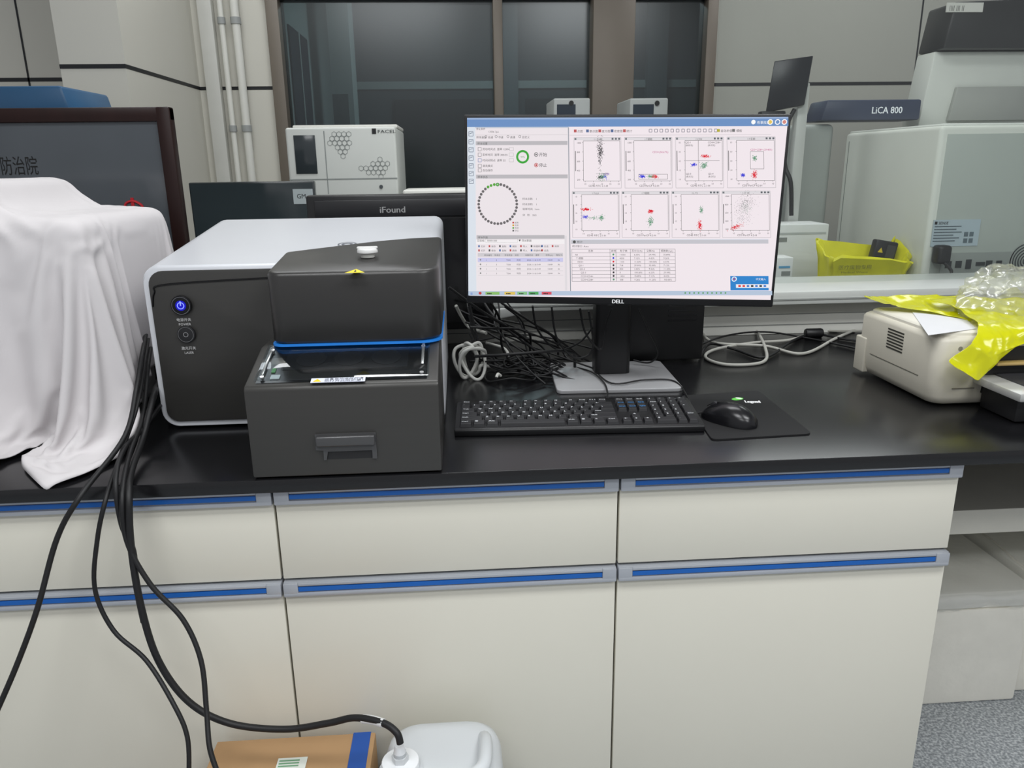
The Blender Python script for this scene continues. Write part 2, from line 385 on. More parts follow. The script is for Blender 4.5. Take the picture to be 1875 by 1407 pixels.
MB().ring((0,0,0),.016,.0185,mat('#70747e',.3),'z',M=MT).ring((0,0,0),.007,.011,mat('#70747e',.3),'z',M=MT).build('emblem',t)
# sampler housing (upper cover)
HX0,HX1,HY=-.314,-.036,1.250
def hz(y): return T+.308+max(0,(y-1.25))*.105
def outl(ins,zf):
    P=[(HX0+ins,1.41),(HX0+ins,1.33)]
    r=.022
    for k in range(7):
        a=rad(180+15*k); P.append((HX0+ins+r+r*math.cos(a),HY+ins+r+r*math.sin(a)))
    r=.036
    for k in range(9):
        a=rad(270+90/8*k); P.append((HX1-ins-r+r*math.cos(a),HY+ins+r+r*math.sin(a)))
    P+=[(HX1-ins,1.36),(HX1-ins,1.44),(HX1-ins,1.52),(HX1-.06,1.513),(HX1-.12,1.492),(HX1-.19,1.455),(HX1-.24,1.428)]
    return [Vector((p[0],p[1],zf(p[1]))) for p in P]
HM_=mat('#3b3a39',.34,.3,var=.04,scale=20,stretch=(1,1,6))
hb=MB().loft([outl(.004,lambda y:T+.190),outl(.0,lambda y:T+.196),outl(0,lambda y:hz(y)-.006),outl(.0015,lambda y:hz(y)-.002),outl(.006,lambda y:hz(y))],HM_)
hs=hb.build('sampler_cover',t,label='dark rounded cover over the sample carousel',sharp=50)
MB().loft([outl(-.0015,lambda y:T+.187),outl(-.0015,lambda y:T+.1905)],mat('#1f78d0',.3,emit=.15)).build('blue_trim',hs)
q=PZ(673,464,hz(1.42)); q.z=hz(q.y)
b=MB().cyl(q,.012,.010,WHITE,'z',20,bev=.001).cyl((q.x,q.y,q.z+.008),.0185,.008,mat('#e4e4e2',.35),'z',24,r2=.017,bev=.002)
b.box(q.x-.018,q.x+.018,q.y-.005,q.y+.005,q.z+.015,q.z+.019,mat('#e4e4e2',.35),.002); b.build('knob',hs,label='white turning knob')
q=PZ(650,485,hz(1.36)); zz=hz(q.y)+.0012
b=MB().quad([(q.x-.016,q.y-.011,zz-.001),(q.x+.016,q.y-.011,zz-.001),(q.x,q.y+.013,zz+.002)],mat('#e7d21c',.4,emit=.1)); b.quad([(q.x-.002,q.y-.006,zz),(q.x+.002,q.y-.006,zz),(q.x,q.y+.006,zz+.002)],BLK)
b.build('warning_triangle',hs,label='yellow warning triangle')
# lower sampler base
LX0,LX1,LY=-.335,-.040,1.137
prof=[(LY,T+.003),(LY,T+.146),(LY+.004,T+.151),(1.262,T+.184),(1.40,T+.184),(1.40,T+.003)]
base=MB().prism(prof,'x',LX0,LX1,GRAPH,.003)
bs=base.build('sampler_base',t,label='dark lower sampler box with sloping top')
sl=(.184-.151)/(1.262-(LY+.004))
def sz_(y): return T+.151+(y-(LY+.004))*sl
w=(LX1-LX0)
M0=Matrix.Translation((LX0,LY,sz_(LY)))@Matrix.Rotation(math.atan(sl),4,'X')
b=MB(M0).box(.016,w-.018,.012,.128,.0002,.0008,mat('#08090a',.25)).box(.05,w-.05,.05,.12,.0008,.0014,mat('#151619',.3))
for x in (.09,.15,.21): b.cyl((x,.082,.0014),.024,.0008,mat('#202124',.25),'z',28)
b.build('tray_recess',bs)
MB(M0).box(.013,w-.015,.0145,.130,.0024,.0042,glassmat('#f0f4f6',.11,.04),.0008).build('clear_lid',bs,label='clear acrylic lid')
for x,y in ((.024,.024),(.024,.11),(w-.026,.024),(w-.026,.11)): MB(M0).cyl((x,y,.0042),.0032,.0016,mat('#d0d0d0',.3,.6),'z',12).build('lid_screw',bs)
CH=mat('#a9acac',.2,.7)
MB(M0).box(.021,.0245,.03,.122,.0044,.0058,CH,.0006).build('lid_bracket',bs)
MB(M0).box(w-.028,w-.0235,.05,.122,.0044,.0058,CH,.0006).build('lid_bracket',bs)
MB(M0).box(.036,.05,.022,.034,.0009,.0022,mat('#d8dcd8',.4)).build('tray_tab',bs,label='small white tab')
MB(M0).box(.034,.040,.042,.055,.0009,.0022,mat('#5a9f5c',.4)).build('tray_tab',bs,label='small green tab')
q=PY(568,695,LY+.002); q1=PY(668,692,LY+.002)
b=MB(M0); x0=q.x-LX0; x1=q1.x-LX0
b.box(x0,x1,.0018,.0145,.0046,.0052,mat('#dfe3f2',.4)); b.quad([(x0+.003,.004,.0054),(x0+.016,.004,.0054),(x0+.0095,.0125,.0054)],mat('#f0d020',.4))
b.text('设备自动进样时请',.0058,flat((x0+.02,.0088,.0055)),BLK,width=x1-x0-.023).text('勿打开此防护罩！',.0058,flat((x0+.02,.0030,.0055)),BLK,width=x1-x0-.023)
b.build('warning_label',bs,label='white warning label')
h0=PY(577,795,LY); h1=PY(690,838,LY)
x0,x1,z1,z0=h0.x,h1.x+.001,h0.z,h1.z
HM=mat('#545455',.3,.4)
b=MB().prism([(x0,z1),(x1,z1),(x1,z0),(x1-.007,z0),(x1-.007,z0+.014),(x0+.018,z0+.014),(x0+.015,z0),(x0+.011,z0),(x0+.011,z0+.016),(x0,z0+.017)],'y',LY-.004,LY+.001,HM)
b.box(x0+.001,x1-.001,LY-.011,LY-.003,z1-.019,z1-.002,HM,.003,3).box(x0+.016,x1-.008,LY-.0005,LY+.001,z0,z0+.014,mat('#1d1d1f',.5))
b.build('drawer_handle',bs)
# ================= MONITOR =================
MC_=Vector((.315,1.502,1.2275))
WM=Matrix.Translation(MC_)@Matrix.Rotation(rad(-8),4,'Z')@Matrix.Rotation(rad(.9),4,'Y')
sb0=G(1020,716,.008); sb1=G(1252,711,.008); rzb=math.atan2(sb1.y-sb0.y,sb1.x-sb0.x)
t=thing('computer_monitor','wide black framed monitor showing plots on a white screen','monitor',(sb0+sb1)/2-Vector((0,0,.008)),rzb)
HW,HH=.3055,.181
b=MB(WM).box(-HW,HW,0,.018,-HH,HH,BLK,.003).box(-HW+.03,HW-.03,.018,.038,-HH+.03,HH-.03,BLK,.01); b.prism([(-.11,-.10),(.11,-.10),(.09,.10),(-.09,.10)],'y',.038,.055,BLK,.004)
cs=b.build('casing',t)
MB(WM).text('DELL',.0105,face((-.012,-.0007,-HH+.0035)),mat('#f0f2f4',.4,emit=.25),width=.024,bold=.03).build('lettering',cs)
SW=.2995; ST=HH-.006; SB=-HH+.0145
def S(px,py):
    u=(px-858)/585; 
    for _ in range(4):
        v=(py-(216+u))/((546+9*u)-(216+u)); l=858+2*v; r=1443-36*v; u=(px-l)/(r-l)
    return -SW+2*SW*u, ST+(SB-ST)*v
D=MB(WM)
def rect(x0,y0,x1,y1,c,lv=1,s=.95):
    a=S(x0,y0);b_=S(x1,y0);c_=S(x1,y1);d=S(x0,y1); y=-.0003-.00012*lv
    D.quad([(a[0],y,a[1]),(b_[0],y,b_[1]),(c_[0],y,c_[1]),(d[0],y,d[1])],emi(c,s))
def line(x0,y0,x1,y1,c,w=.6,lv=2):
    a=Vector(S(x0,y0));b_=Vector(S(x1,y1)); d=(b_-a)
    if d.length==0: return
    n=Vector((-d.y,d.x)).normalized()*w*.0005; y=-.0003-.00012*lv
    D.quad([(a.x+n.x,y,a.y+n.y),(b_.x+n.x,y,b_.y+n.y),(b_.x-n.x,y,b_.y-n.y),(a.x-n.x,y,a.y-n.y)],emi(c,.95))
def frame(x0,y0,x1,y1,c,w=.6,lv=2):
    for q in ((x0,y0,x1,y0),(x1,y0,x1,y1),(x1,y1,x0,y1),(x0,y1,x0,y0)): line(*q,c,w,lv)
def tx(s,x,y,px=6,c='#333333',lv=4,align='L'):
    a=S(x,y); D.text(s,px*.00098,face((a[0],-.0003-.00012*lv,a[1])),emi(c,.95),align)
def dot(x,y,r,c,lv=3,n=10):
    a=S(x,y); y_=-.0003-.00012*lv; D.quad([(a[0]+r*.00102*math.cos(2*math.pi*k/n),y_,a[1]+r*.00102*math.sin(2*math.pi*k/n)) for k in range(n)],emi(c,.95))
def cloud(x,y,sx,sy,n,c,ang=0,s=.75,lv=5):
    s*=1.25
    for _ in range(n):
        a=random.gauss(0,sx);b_=random.gauss(0,sy); X=x+a*math.cos(ang)-b_*math.sin(ang);Y=y+a*math.sin(ang)+b_*math.cos(ang)
        q=S(X,Y); k=s*.0005; yy=-.0003-.00012*lv
        D.quad([(q[0]-k,yy,q[1]-k),(q[0]+k,yy,q[1]-k),(q[0]+k,yy,q[1]+k),(q[0]-k,yy,q[1]+k)],emi(c,.95))
D.quad([(-SW,-.0003,SB),(SW,-.0003,SB),(SW,-.0003,ST),(-SW,-.0003,ST)],emi('#f3e9ee',.97))
rect(858,216,1443,232,'#6f93c6'); rect(858,216,1443,219,'#9ab2d6',2)
rect(858,232,873,537,'#dfe6ef'); rect(873,232,1046,537,'#f0e8ec'); rect(873,232,1046,234,'#c3cbd8',2)
for i,y in enumerate((244,258,272,287,301,315,329)):
    frame(861,y-4,869,y+4,'#44506a',.8)
    line(862,y,868,y-2,'#44506a',.8)
dot(1381,225,4,'#ffffff'); tx('有事找我',1387,228,6,'#ffffff'); 
for x,c in ((1411,'#e8c75a'),(1424,'#6f93c6'),(1436,'#d88a80')): dot(x,225,5,'#ffffff'); dot(x,225,3.4,c,4)
for y in (257,317,429): rect(874,y,1044 if y<400 else 1037,y+7,'#bfbcc0',2)
for y,s in ((263,'样本设置'),(323,'样本状态'),(435,'样本列表')): tx(s,877,y,5,'#555555')
tx('停止条件',875,237,4.5); tx('13506 3μL',897,242,5,'#555555'); tx('样本速度',875,252,5); line(873,246,1044,246,'#cfc9cc')
for x,s in ((893,'低速'),(912,'中速'),(934,'高速'),(956,'自定义')): 
    dot(x,249,2.4,'#555555'); dot(x,249,1.7,'#f2ebef',4); tx(s,x+4,252,5)
for i,(y,s) in enumerate(((271,'流动时间点  速率 12304'),(281,'采样时间  速率 300/3S'),(291,'时间间隔点  速率 35'),(301,'清洗模式'),(309,'自动保存'))):
    frame(878,y-3,884,y+3,'#4a6ea8' if i==2 else '#666666',.7); tx(s,886,y+2,5.2,'#444444')
for y in (271,281,291): frame(936,y-3,944,y+3,'#aaaaaa',.5)
a=S(961,285); D.ring((a[0],-.0008,a[1]),.0085,.0125,emi('#3fa83c',.95)); tx('99%',961,287,5,'#3fa83c',5,'C')
dot(986,281,4,'#555555');dot(986,281,3,'#f2ebef',4); D.quad([(S(984.7,279)[0],-.001,S(985,279)[1]),(S(984.7,283)[0],-.001,S(985,283)[1]),(S(988.5,281)[0],-.001,S(988,281)[1])],emi('#555555',.95))
tx('开始',991,284,8,'#333333'); dot(986,300,4,'#c03030');dot(986,300,3,'#f2ebef',4); rect(984.5,298.5,987.5,301.5,'#c03030',5); tx('停止',991,303,8,'#333333')
for k in range(36):
    an=rad(10*k-90); x=914+35.5*math.cos(an); y=371+36.5*math.sin(an)
    g=k in (33,34,35,0); dot(x,y,2.7,'#58a83c' if g else '#6e6a6c')
dot(914,335,3.4,'#2f8a2a',4); dot(914,335,1.8,'#9fd890',5)
for y,s in ((363,'样本总数:    1'),(373,'样本体积:    1'),(382,'吸样时间:  1min'),(393,'体   积:   3S/5')): tx(s,960,y,5,'#444444')
for i,(c,s) in enumerate((('#c03030','故障'),('#d8a020','待测'),('#58a83c','完成'),('#666666','空位'))): rect(941,404+5*i,944,407+5*i,c,3); tx(s,945,407+5*i,4,'#555555')
rect(873,438,1037,446,'#f7f3f5',2); tx('实验组',875,441,5); frame(891,436,950,443,'#aaaaaa',.5); tx('00001000',894,441,5,'#444444'); tx('▼ 导出数据',952,441,5)
for j,y in enumerate((452,460)):
    for i,s in enumerate(('打开','保存','复制','删除','导入','新建样本','全选','排序')[:7 if j else 8]):
        x=878+19.5*i; rect(x-1,y-4,x+2,y,('#4a6ea8','#c05050','#555555')[(i+j)%3],3); tx(s,x+4,y,4.5,'#333333')
rect(876,463,1034,470,'#d3cfd4',2); rect(876,472,1034,480,'#cfcdf0',2)
for i,s in enumerate(('样本编号','样本名','样本类型','状态','采集时间','速率','体积(μL)','管位(T)')):
    tx(s,891+19*i-3,468.5,4,'#444444')
for j in range(4):
    y=478+8.6*j; dot(881,y-2,1.6,'#888888')
    for i,s in enumerate(('1','3','T500','待测','2024-11-18','0:49','13049','36')): tx(s,891+19*i,y,4.2,'#444444')
    line(876,y+2.2,1034,y+2.2,'#d0cccf')
rect(1037,430,1041,536,'#e4dfe3',2); line(1046,233,1047,537,'#8f959f',1.6)
rect(858,537,1410,545.5,'#b9c9de',3); tx('⊞',862,544,6,'#2266cc',5); dot(880,541,3,'#c84040',5)
for x,c,w in ((890,'#8cc06a',26),(925,'#e5c65c',20),(949,'#86c486',18),(970,'#4fa85a',18),(994,'#dc5060',18)): rect(x,538.5,x+w,544,c,4); tx('■■■',x+3,543,3.5,'#333333',6)
for x in range(1255,1330,8): dot(x,541,1.6,'#58a05a',5)
for i,s in enumerate(('点图','散点图','直方图','密度图','统计')):
    rect(1056+22.5*i,237,1061+22.5*i,242,('#c06060','#5a6e9a')[i%2],3); tx(s,1062+22.5*i,242,5.5)
for i in range(13):
    x=1196+9.8*i; frame(x-2.5,237,x+2.5,242,'#4a4f66',.8)
rect(1316,237,1321,242,'#b9b23a',3); tx('自动补偿',1322,242,5.5); rect(1343,237,1348,242,'#777777',3); tx('模板',1350,242,5.5)
line(1048,247,1412,247,'#c8c2c6')
for r_,(ya,yb) in enumerate(((251,342),(348,434))):
    for k in range(4):
        x0=(1056+92.5*k) if r_==0 else (1052+90.5*k); x1=x0+86
        frame(x0,ya,x1,yb,'#b8b4b8',.7); rect(x0,ya,x1,ya+5,'#e2dee2',2)
        for q in range(3): rect(x1-5-6*q,ya+.8,x1-1.5-6*q,ya+4.2,'#666a70',3)
        rect(x0+1,ya+1,x0+4.5,ya+4.4,'#777b80',3)
        gx0,gy1=x0+17,yb-13; frame(gx0,ya+6,x1-2,gy1,'#777777',.7)
        tx(('1.1万 30','1:T细胞','1:CD4','1:T亚群','1:T.Ki3','1:T细胞','1:L.T5','1:万 70')[r_*4+k],x0+36,ya+5,4.6,'#333333')
        tx('CD45 FITC 2.1-H',x0+26,yb-2.5,5.2,'#222222') if k%2==0 else tx('CD3 PerCP 4.2-H',x0+26,yb-2.5,5.2,'#222222')
        for q in range(5):
            yy=ya+9+q*(gy1-ya-12)/4; line(gx0-2,yy,gx0,yy,'#555555',.6); tx(('1000','800','600','400','200')[q] if (r_==0 and k<2) or (r_ and k==3) else '10',gx0-12,yy+2,4.2,'#333333')
            xx=gx0+3+q*(x1-gx0-8)/4; line(xx,gy1,xx,gy1+2,'#555555',.6); tx('10',xx-2,gy1+7,4.2,'#333333')
        line(x0+2.5,ya+24,x0+2.5,ya+60,'#555555',1.3)
K='#2a2a2e';R_='#e02838';B_='#3338d8';Gn='#5f9a78'
cloud(1104,272,2.6,9,230,K);cloud(1103,292,1.8,8,80,'#5a5a5e');cloud(1107,321,4,3,120,Gn);cloud(1104,322,3,2,60,K);cloud(1112,322,3,2,40,B_);line(1096,316,1118,316,'#666666');tx('T细胞',1108,318,5,'#7a3fa0')
cloud(1180,321,2.6,1.4,90,B_,s=.8);cloud(1203,321,3,1.4,90,R_,s=.8);cloud(1196,321,3,1.3,70,Gn,s=.8);frame(1174,317,1226,326,'#555555');tx('CD3+(34.67%)',1199,279,5,'#c03080')
cloud(1294,285,3.4,1.3,110,R_,s=.8);cloud(1273,300,2.6,1.2,80,B_,-.2,.8);cloud(1292,302,2.8,3.4,130,Gn,.4);line(1259,293,1320,293,'#444444');line(1282,257,1282,329,'#444444')
for x,y,s in ((1262,262,'Q2-1'),(1302,262,'CD4+CD8+'),(1262,318,'Q2-3'),(1302,318,'Q2-4')): tx(s,x-3,y,4.8,'#333333'); tx('(8.05%)',x-3,y+5,4.6,'#333333')
cloud(1383,288,1.8,2.6,70,Gn,s=.8);cloud(1361,319,2.2,1.6,70,B_,s=.8);cloud(1382,318,2.2,3.6,130,R_,s=.8);frame(1375,277,1399,308,'#666666');tx('CD3+CD8+ (29.48%)',1375,275,4.6,'#c03080')
cloud(1077,381,4,1,110,R_,s=.9);cloud(1076,395,3,1.4,70,B_,s=.8);cloud(1105,397,2,2.6,110,Gn);cloud(1090,397,6,1.6,50,Gn)
cloud(1195,385,2.2,1.6,120,R_,s=.8);cloud(1194,404,2.4,4,130,Gn,.3)
cloud(1286,383,1.6,2.6,80,Gn);cloud(1283,411,1.8,4.4,150,R_,s=.8)
cloud(1365,372,7,10,330,'#55585a',.4,.5);cloud(1360,398,9,7,120,'#7a7d80',0,.5);cloud(1348,414,6,1.8,120,R_,-.35,.8);cloud(1366,378,5,6,80,Gn,0,.5)
rect(1049,437,1405,446,'#c9c8cf',2); rect(1049,437,1405,438.5,'#dfe3ee',3); dot(1055,442,3,'#555555',4); tx('统计',1060,444,5.5)
tx('统计窗口  Auto',1051,452,5); 
ys=[456+6.9*k for k in range(10)]
for y in ys: line(1050,y,1238,y,'#6a6a6e',.6)
for x in (1050,1120,1131,1157,1183,1210,1238): line(x,ys[0],x,ys[-1],'#6a6a6e',.6)
for i,s in enumerate(('名称','颜色','粒子数','百分比(%)','父群(%)','细胞数(/μL)')): tx(s,(1080,1122,1138,1159,1186,1212)[i],461,5)
for j,s in enumerate(('All','T 细胞','CD3+','Q2-1','Q2-2','Q2-3','CD3+CD4+','CD3+CD8+')):
    y=ys[j+1]+5.2; tx(s,1056+2*j if j<6 else 1066,y,5); dot(1126,y-2,1.9,['#5f9a78',B_,R_,K,K,K,K,Gn][j],5)
    for i in range(4): tx(('11503','4050','1155','718','820','0','1424','508')[j] if i==0 else ('100.00%','35.89%','9.26%','6.23%','7.12%','11.20%','29.99%','4.42%')[(j+i*3)%8],1137+26.5*i,y,4.8,'#444444')
rect(1336,508,1404,536,'#2f86d0',5); dot(1343,514,5,'#ffffff',6); dot(1343,514,3.4,'#2f86d0',7); dot(1343,514,1.6,'#d04050',8); tx('中文输入',1390,516,5,'#ffffff',7,'C')
rect(1346,524,1404,531,'#f4f4f8',6)
for i,c in enumerate(('#e04040','#e04040','#4a80d0','#444444','#4a80d0','#444444','#4a80d0')): rect(1350+7.5*i,525.5,1354.5+7.5*i,529.5,c,7)
D.build('screen',t,smooth=False,label='lit white screen with scatter plots, tables and blue bars')
# stand
RB=Matrix.Translation(t.location)@Matrix.Rotation(rzb,4,'Z'); bw=(sb1-sb0).length
bk=G(1150,662,.008); bd=(bk-(sb0+sb1)/2).length*.97
MB(RB).prism(rrect(-bw/2,bw/2,0,bd,.012),'z',0,.009,mat('#b4b4b6',.35,.4,var=.02),.002).build('stand_base',t,label='silver grey rectangular stand base')
cx=.5*(PY(1087,600,1.69).x+PY(1152,600,1.69).x)
MB().prism(rrect(cx-.040,cx+.040,1.66,1.72,.012),'z',T+.008,T+.40,BLK,.002).cyl((cx-.01,1.658,T+.185),.018,.002,mat('#2b2b2e',.3),'y',20).ring((cx-.01,1.6575,T+.185),.014,.017,mat('#44444a',.3)).build('stand_column',t)
MB().box(cx-.03,cx+.03,1.56,1.67,T+.33,T+.41,BLK,.008).build('stand_hinge',t)
# ================= KEYBOARD =================
A=G(832,797,.004);B=G(1291,788,.004); rz=math.atan2(B.y-A.y,B.x-A.x); KW=(B-A).length; s=KW/.442
t=thing('keyboard','full size black computer keyboard with white key lettering','keyboard',((A+B)/2).to_3d()-Vector((0,0,.004)),rz)
KM=Matrix.Translation(Vector((A.x,A.y,T)))@Matrix.Rotation(rz,4,'Z')@Matrix.Scale(s,4)
KB=mat('#141416',.4,var=.05); KK=mat('#1e1e21',.45,var=.05)
MB(KM).prism([(0,.001),(0,.011),(.004,.014),(.131,.024),(.134,.02),(.134,.004)],'x',0,.442,KB,.0015).build('body',t)
slope=(.024-.014)/.127; KL=mat('#d6d9dc',.5,emit=.08); KLB=mat('#3d8fd6',.5,emit=.1)
for x in (.385,.40,.415): MB(KM).box(x,x+.006,.126,.128,.0236,.0245,mat('#54575a',.4)).build('status_light',t)
keys=[]
U=.019
def row(y,h,ks,x0=.008):
    x=x0
    for kk in ks:
        if isinstance(kk,(int,float)): x+=kk*U; continue
        lab,w=kk if isinstance(kk,tuple) else (kk,1)
        keys.append((x,y,w*U,h,lab)); x+=w*U
y0=.009
NX=.008+15*U+.004; PXX=NX+3*U+.004
row(y0,U,[('Ctrl',1.25),('⊞',1.25),('Alt',1.25),('',6.25),('Alt',1.25),('⊞',1.25),('≡',1.25),('Ctrl',1.25)]); row(y0,U,['←','↓','→'],NX); row(y0,U,[('0',2),'.'],PXX)
row(y0+U,U,[('Shift',2.25)]+list('ZXCVBNM,./')+[('Shift',2.75)]); row(y0+U,U,['↑'],NX+U); row(y0+U,U,['1','2','3'],PXX)
row(y0+2*U,U,[('Caps',1.75)]+list('ASDFGHJKL;')+["'",('Enter',2.25)]); row(y0+2*U,U,['4','5','6'],PXX)
row(y0+3*U,U,[('Tab',1.5)]+list('QWERTYUIOP[]')+[('\\',1.5)]); row(y0+3*U,U,['Del','End','PgDn'],NX); row(y0+3*U,U,['7','8','9'],PXX)
row(y0+4*U,U,list('`1234567890-=')+[('←',2)]); row(y0+4*U,U,['Ins','Home','PgUp'],NX); row(y0+4*U,U,['Num','/','*','-'],PXX)
keys.append((PXX+3*U,y0,U,2*U,'Enter')); keys.append((PXX+3*U,y0+2*U,U,2*U,'+'))
fy=y0+5*U+.003; fh=.0135
row(fy,fh,['Esc',.6]+['F%d'%i for i in range(1,5)]+[.45]+['F%d'%i for i in range(5,9)]+[.45]+['F%d'%i for i in range(9,13)]); row(fy,fh,['Prt','Scr','Brk'],NX); row(fy,fh,['♪','−','+','='],PXX)
far=MB(KM)
for i,(x,y,w,h,lab) in enumerate(keys):
    mb=MB(KM) if i<100 else far
    g=.0008; tpr=.0022
    z=lambda yy,o=0: .014+slope*yy+o
    lo=[(x+g,y+g,z(y,-.001)),(x+w-g,y+g,z(y,-.001)),(x+w-g,y+h-g,z(y+h,-.001)),(x+g,y+h-g,z(y+h,-.001))]
    hi=[(x+g+tpr*.8,y+g+tpr,z(y,.0055)),(x+w-g-tpr*.8,y+g+tpr,z(y,.0055)),(x+w-g-tpr*.8,y+h-g-.001,z(y+h,.006)),(x+g+tpr*.8,y+h-g-.001,z(y+h,.006))]
    mb.loft([lo,hi],KK,.0006,1)
    nav=lab in ('Ins','Home','PgUp','Del','End','PgDn'); ln=len(lab)
    sz=.0070 if ln==1 else .005
    if lab: mb.text(lab,sz,Matrix.Translation((x+.0045,y+h-.0098,z(y+h-.006,.0063)))@Matrix.Rotation(math.atan(slope+.03),4,'X'),KLB if nav else KL,width=None if ln<3 else min(.011,w-.0055),bold=.02)
    if i<100: mb.build('key',t,smooth=False)
o=far.build('keys',t,smooth=False); o['kind']='stuff'
# ================= MOUSE, PAD =================
pc=[G(1247,727),G(1388,718),G(1487,797),G(1304,808)]
def roundpoly(P,r=.01,n=4):
    o=[]
    for i in range(len(P)):
        a,b_,c=P[i-1],P[i],P[(i+1)%len(P)]; d1=(a-b_).normalized()*r; d2=(c-b_).normalized()*r
        for k in range(n+1):
            q=k/n; o.append((b_+d1*(1-q)**2+d2*q**2)[:2])
    return o
b=MB().prism(roundpoly(pc,.012),'z',T+.0002,T+.003,mat('#0d0d0f',.75,var=.2,scale=300))
GRN=mat('#62c84a',.5,emit=.1)
q=G(1365,738,.003)
b.text('Legend',.022,flat((q.x,q.y,T+.0034),rad(-8)),mat('#f4f4f4',.5,emit=.15),width=.030,bold=.04)
e=G(1352,731,.003)
b.quad([(e.x-.002+.013*math.cos(a)*1.0,e.y+.009*math.sin(a)+.003*math.cos(a),T+.0034) for a in [k*math.pi/8 for k in range(16)]],GRN)
b.quad([(e.x+.002+.006*math.cos(a),e.y+.003+.005*math.sin(a)-.003*math.cos(a),T+.0036) for a in [k*math.pi/8 for k in range(16)]],mat('#f0f6ec',.5,emit=.1))
tag(b.build('mouse_pad'),'thin black mouse pad with a small white and green print','mouse pad')
ma=G(1385,785,.003); mf=G(1286,760,.003); md=(mf-ma); L=md.length; ang=math.atan2(md.y,md.x)
t=thing('computer_mouse','black rounded wired mouse resting on the black mouse pad','mouse',((ma.x+mf.x)/2,(ma.y+mf.y)/2,T+.003),ang)
MM=ROOT[t.name]
def mloops(n=24,st=20):
    lo=[]
    for i in range(st+1):
        q=i/st; x=-L/2+L*q; e=max(0,1-abs(2*q-1)**2.8)**.5; wdt=.030*e*(1-.14*q)+.0005; hh=.036*max(0.02,math.sin(math.pi*min(1,(q*.80+.14)))**.7)*(e**.5)+.002
        l=[]
        for k in range(n):
            a=2*math.pi*k/n; sn=math.sin(a)
            l.append((x,wdt*math.cos(a)*(1 if sn<=0 else (1-.10*sn)),.003+(hh-.003)*max(0,sn)**.75 if sn>0 else .0008))
        lo.append(l)
    return lo
MB(MM).loft(mloops(),mat('#141417',.25)).build('body',t,sharp=80)
MB(MM).tube([(L*.10,0,.0345),(L*.22,0,.0318),(L*.34,0,.0265),(L*.42,0,.020)],.0008,mat('#050505',.3),6).build('button_seam',t)
MB(MM).cyl((L*.27,-.0035,.0245),.008,.007,mat('#2a2a2d',.5),'y',16,bev=.001).build('scroll_wheel',t)
def cable(name,label,pts,r,m=RUB,group=None,cat='cable',n=8,sub=8):
    return tag(MB().tube(pts,r,m,n,sub).build(name,sharp=80),label,cat,group)
p=MM@Vector((L*.48,0,.006))
cable('mouse_cable','thin black cord running from the mouse past the keyboard to the stand',[p,p+Vector((-.02,.015,-.004)),G(1262,734,.003),G(1235,705,.003)+Vector((0,0,.008)),G(1180,696,.013),G(1120,702,.013),G(1080,672,.006),G(1040,650,.004)],.0018)
cable('keyboard_cable','thin black cord leaving the back edge of the keyboard',[G(1112,730,.02),G(1112,718,.012),G(1105,700,.013),G(1080,680,.013),G(1030,668,.003),G(990,660,.004)],.0019)
# ================= COMPUTER BEHIND =================
a=G(1155,664);c=G(1288,662); 
t=thing('desktop_computer','black desktop computer case standing behind the monitor stand','computer',((a.x+c.x)/2,a.y+.1,T))
MB().box(a.x-.03,c.x,a.y,a.y+.17,T+.003,T+.33,BLK,.004).build('case',t)
b=MB()
for k in range(9): b.box(c.x-.09,c.x-.02,a.y-.001,a.y+.001,T+.10+.012*k,T+.104+.012*k,BLKG)
b.build('vent',t)
# ================= PLAQUE =================
YP=1.92
xr=PY(342,430,YP).x; zt_=PY(300,196,YP).z; xl=xr-1.05
t=thing('framed_plaque','dark brown framed plaque with glass and black characters standing at the left','plaque',((xl+xr)/2,YP,T))
fw_=.032; WD=mat('#231210',.4,var=.3,scale=30,stretch=(1,1,.2),spec=.25)
b=MB().box(xl,xr,YP-.012,YP+.02,zt_-fw_,zt_,WD,.004).box(xl,xr,YP-.012,YP+.02,T,T+fw_,WD,.004).box(xr-fw_,xr,YP-.0125,YP+.02,T,zt_,WD,.004).box(xl,xl+fw_,YP-.0125,YP+.02,T,zt_,WD,.004); b.build('frame',t)
pn=MB().box(xl+fw_,xr-fw_,YP-.002,YP+.012,T+fw_,zt_-fw_,mat('#4c5156',.12,var=.5,scale=1.6,spec=.6)).build('panel',t)
q=PY(2,318,YP-.003); q2=PY(71,318,YP-.003)
b=MB().text('防治院',.045,face((q.x,YP-.0026,q.z)),mat('#060606',.4),width=q2.x-q.x)
b.build('lettering',pn)
q=PY(245,378,YP-.003); RED=mat('#b8202a',.4)
b=MB().tube([(q.x-.02,YP-.003,q.z-.012),(q.x-.018,YP-.003,q.z+.006),(q.x,YP-.003,q.z+.012),(q.x+.018,YP-.003,q.z+.002),(q.x+.02,YP-.003,q.z-.012)],.003,RED,6).box(q.x-.005,q.x+.002,YP-.004,YP-.002,q.z-.004,q.z+.02,RED).box(q.x-.025,q.x+.006,YP-.004,YP-.002,q.z-.022,q.z-.018,RED)
b.build('emblem',pn,label='red emblem')
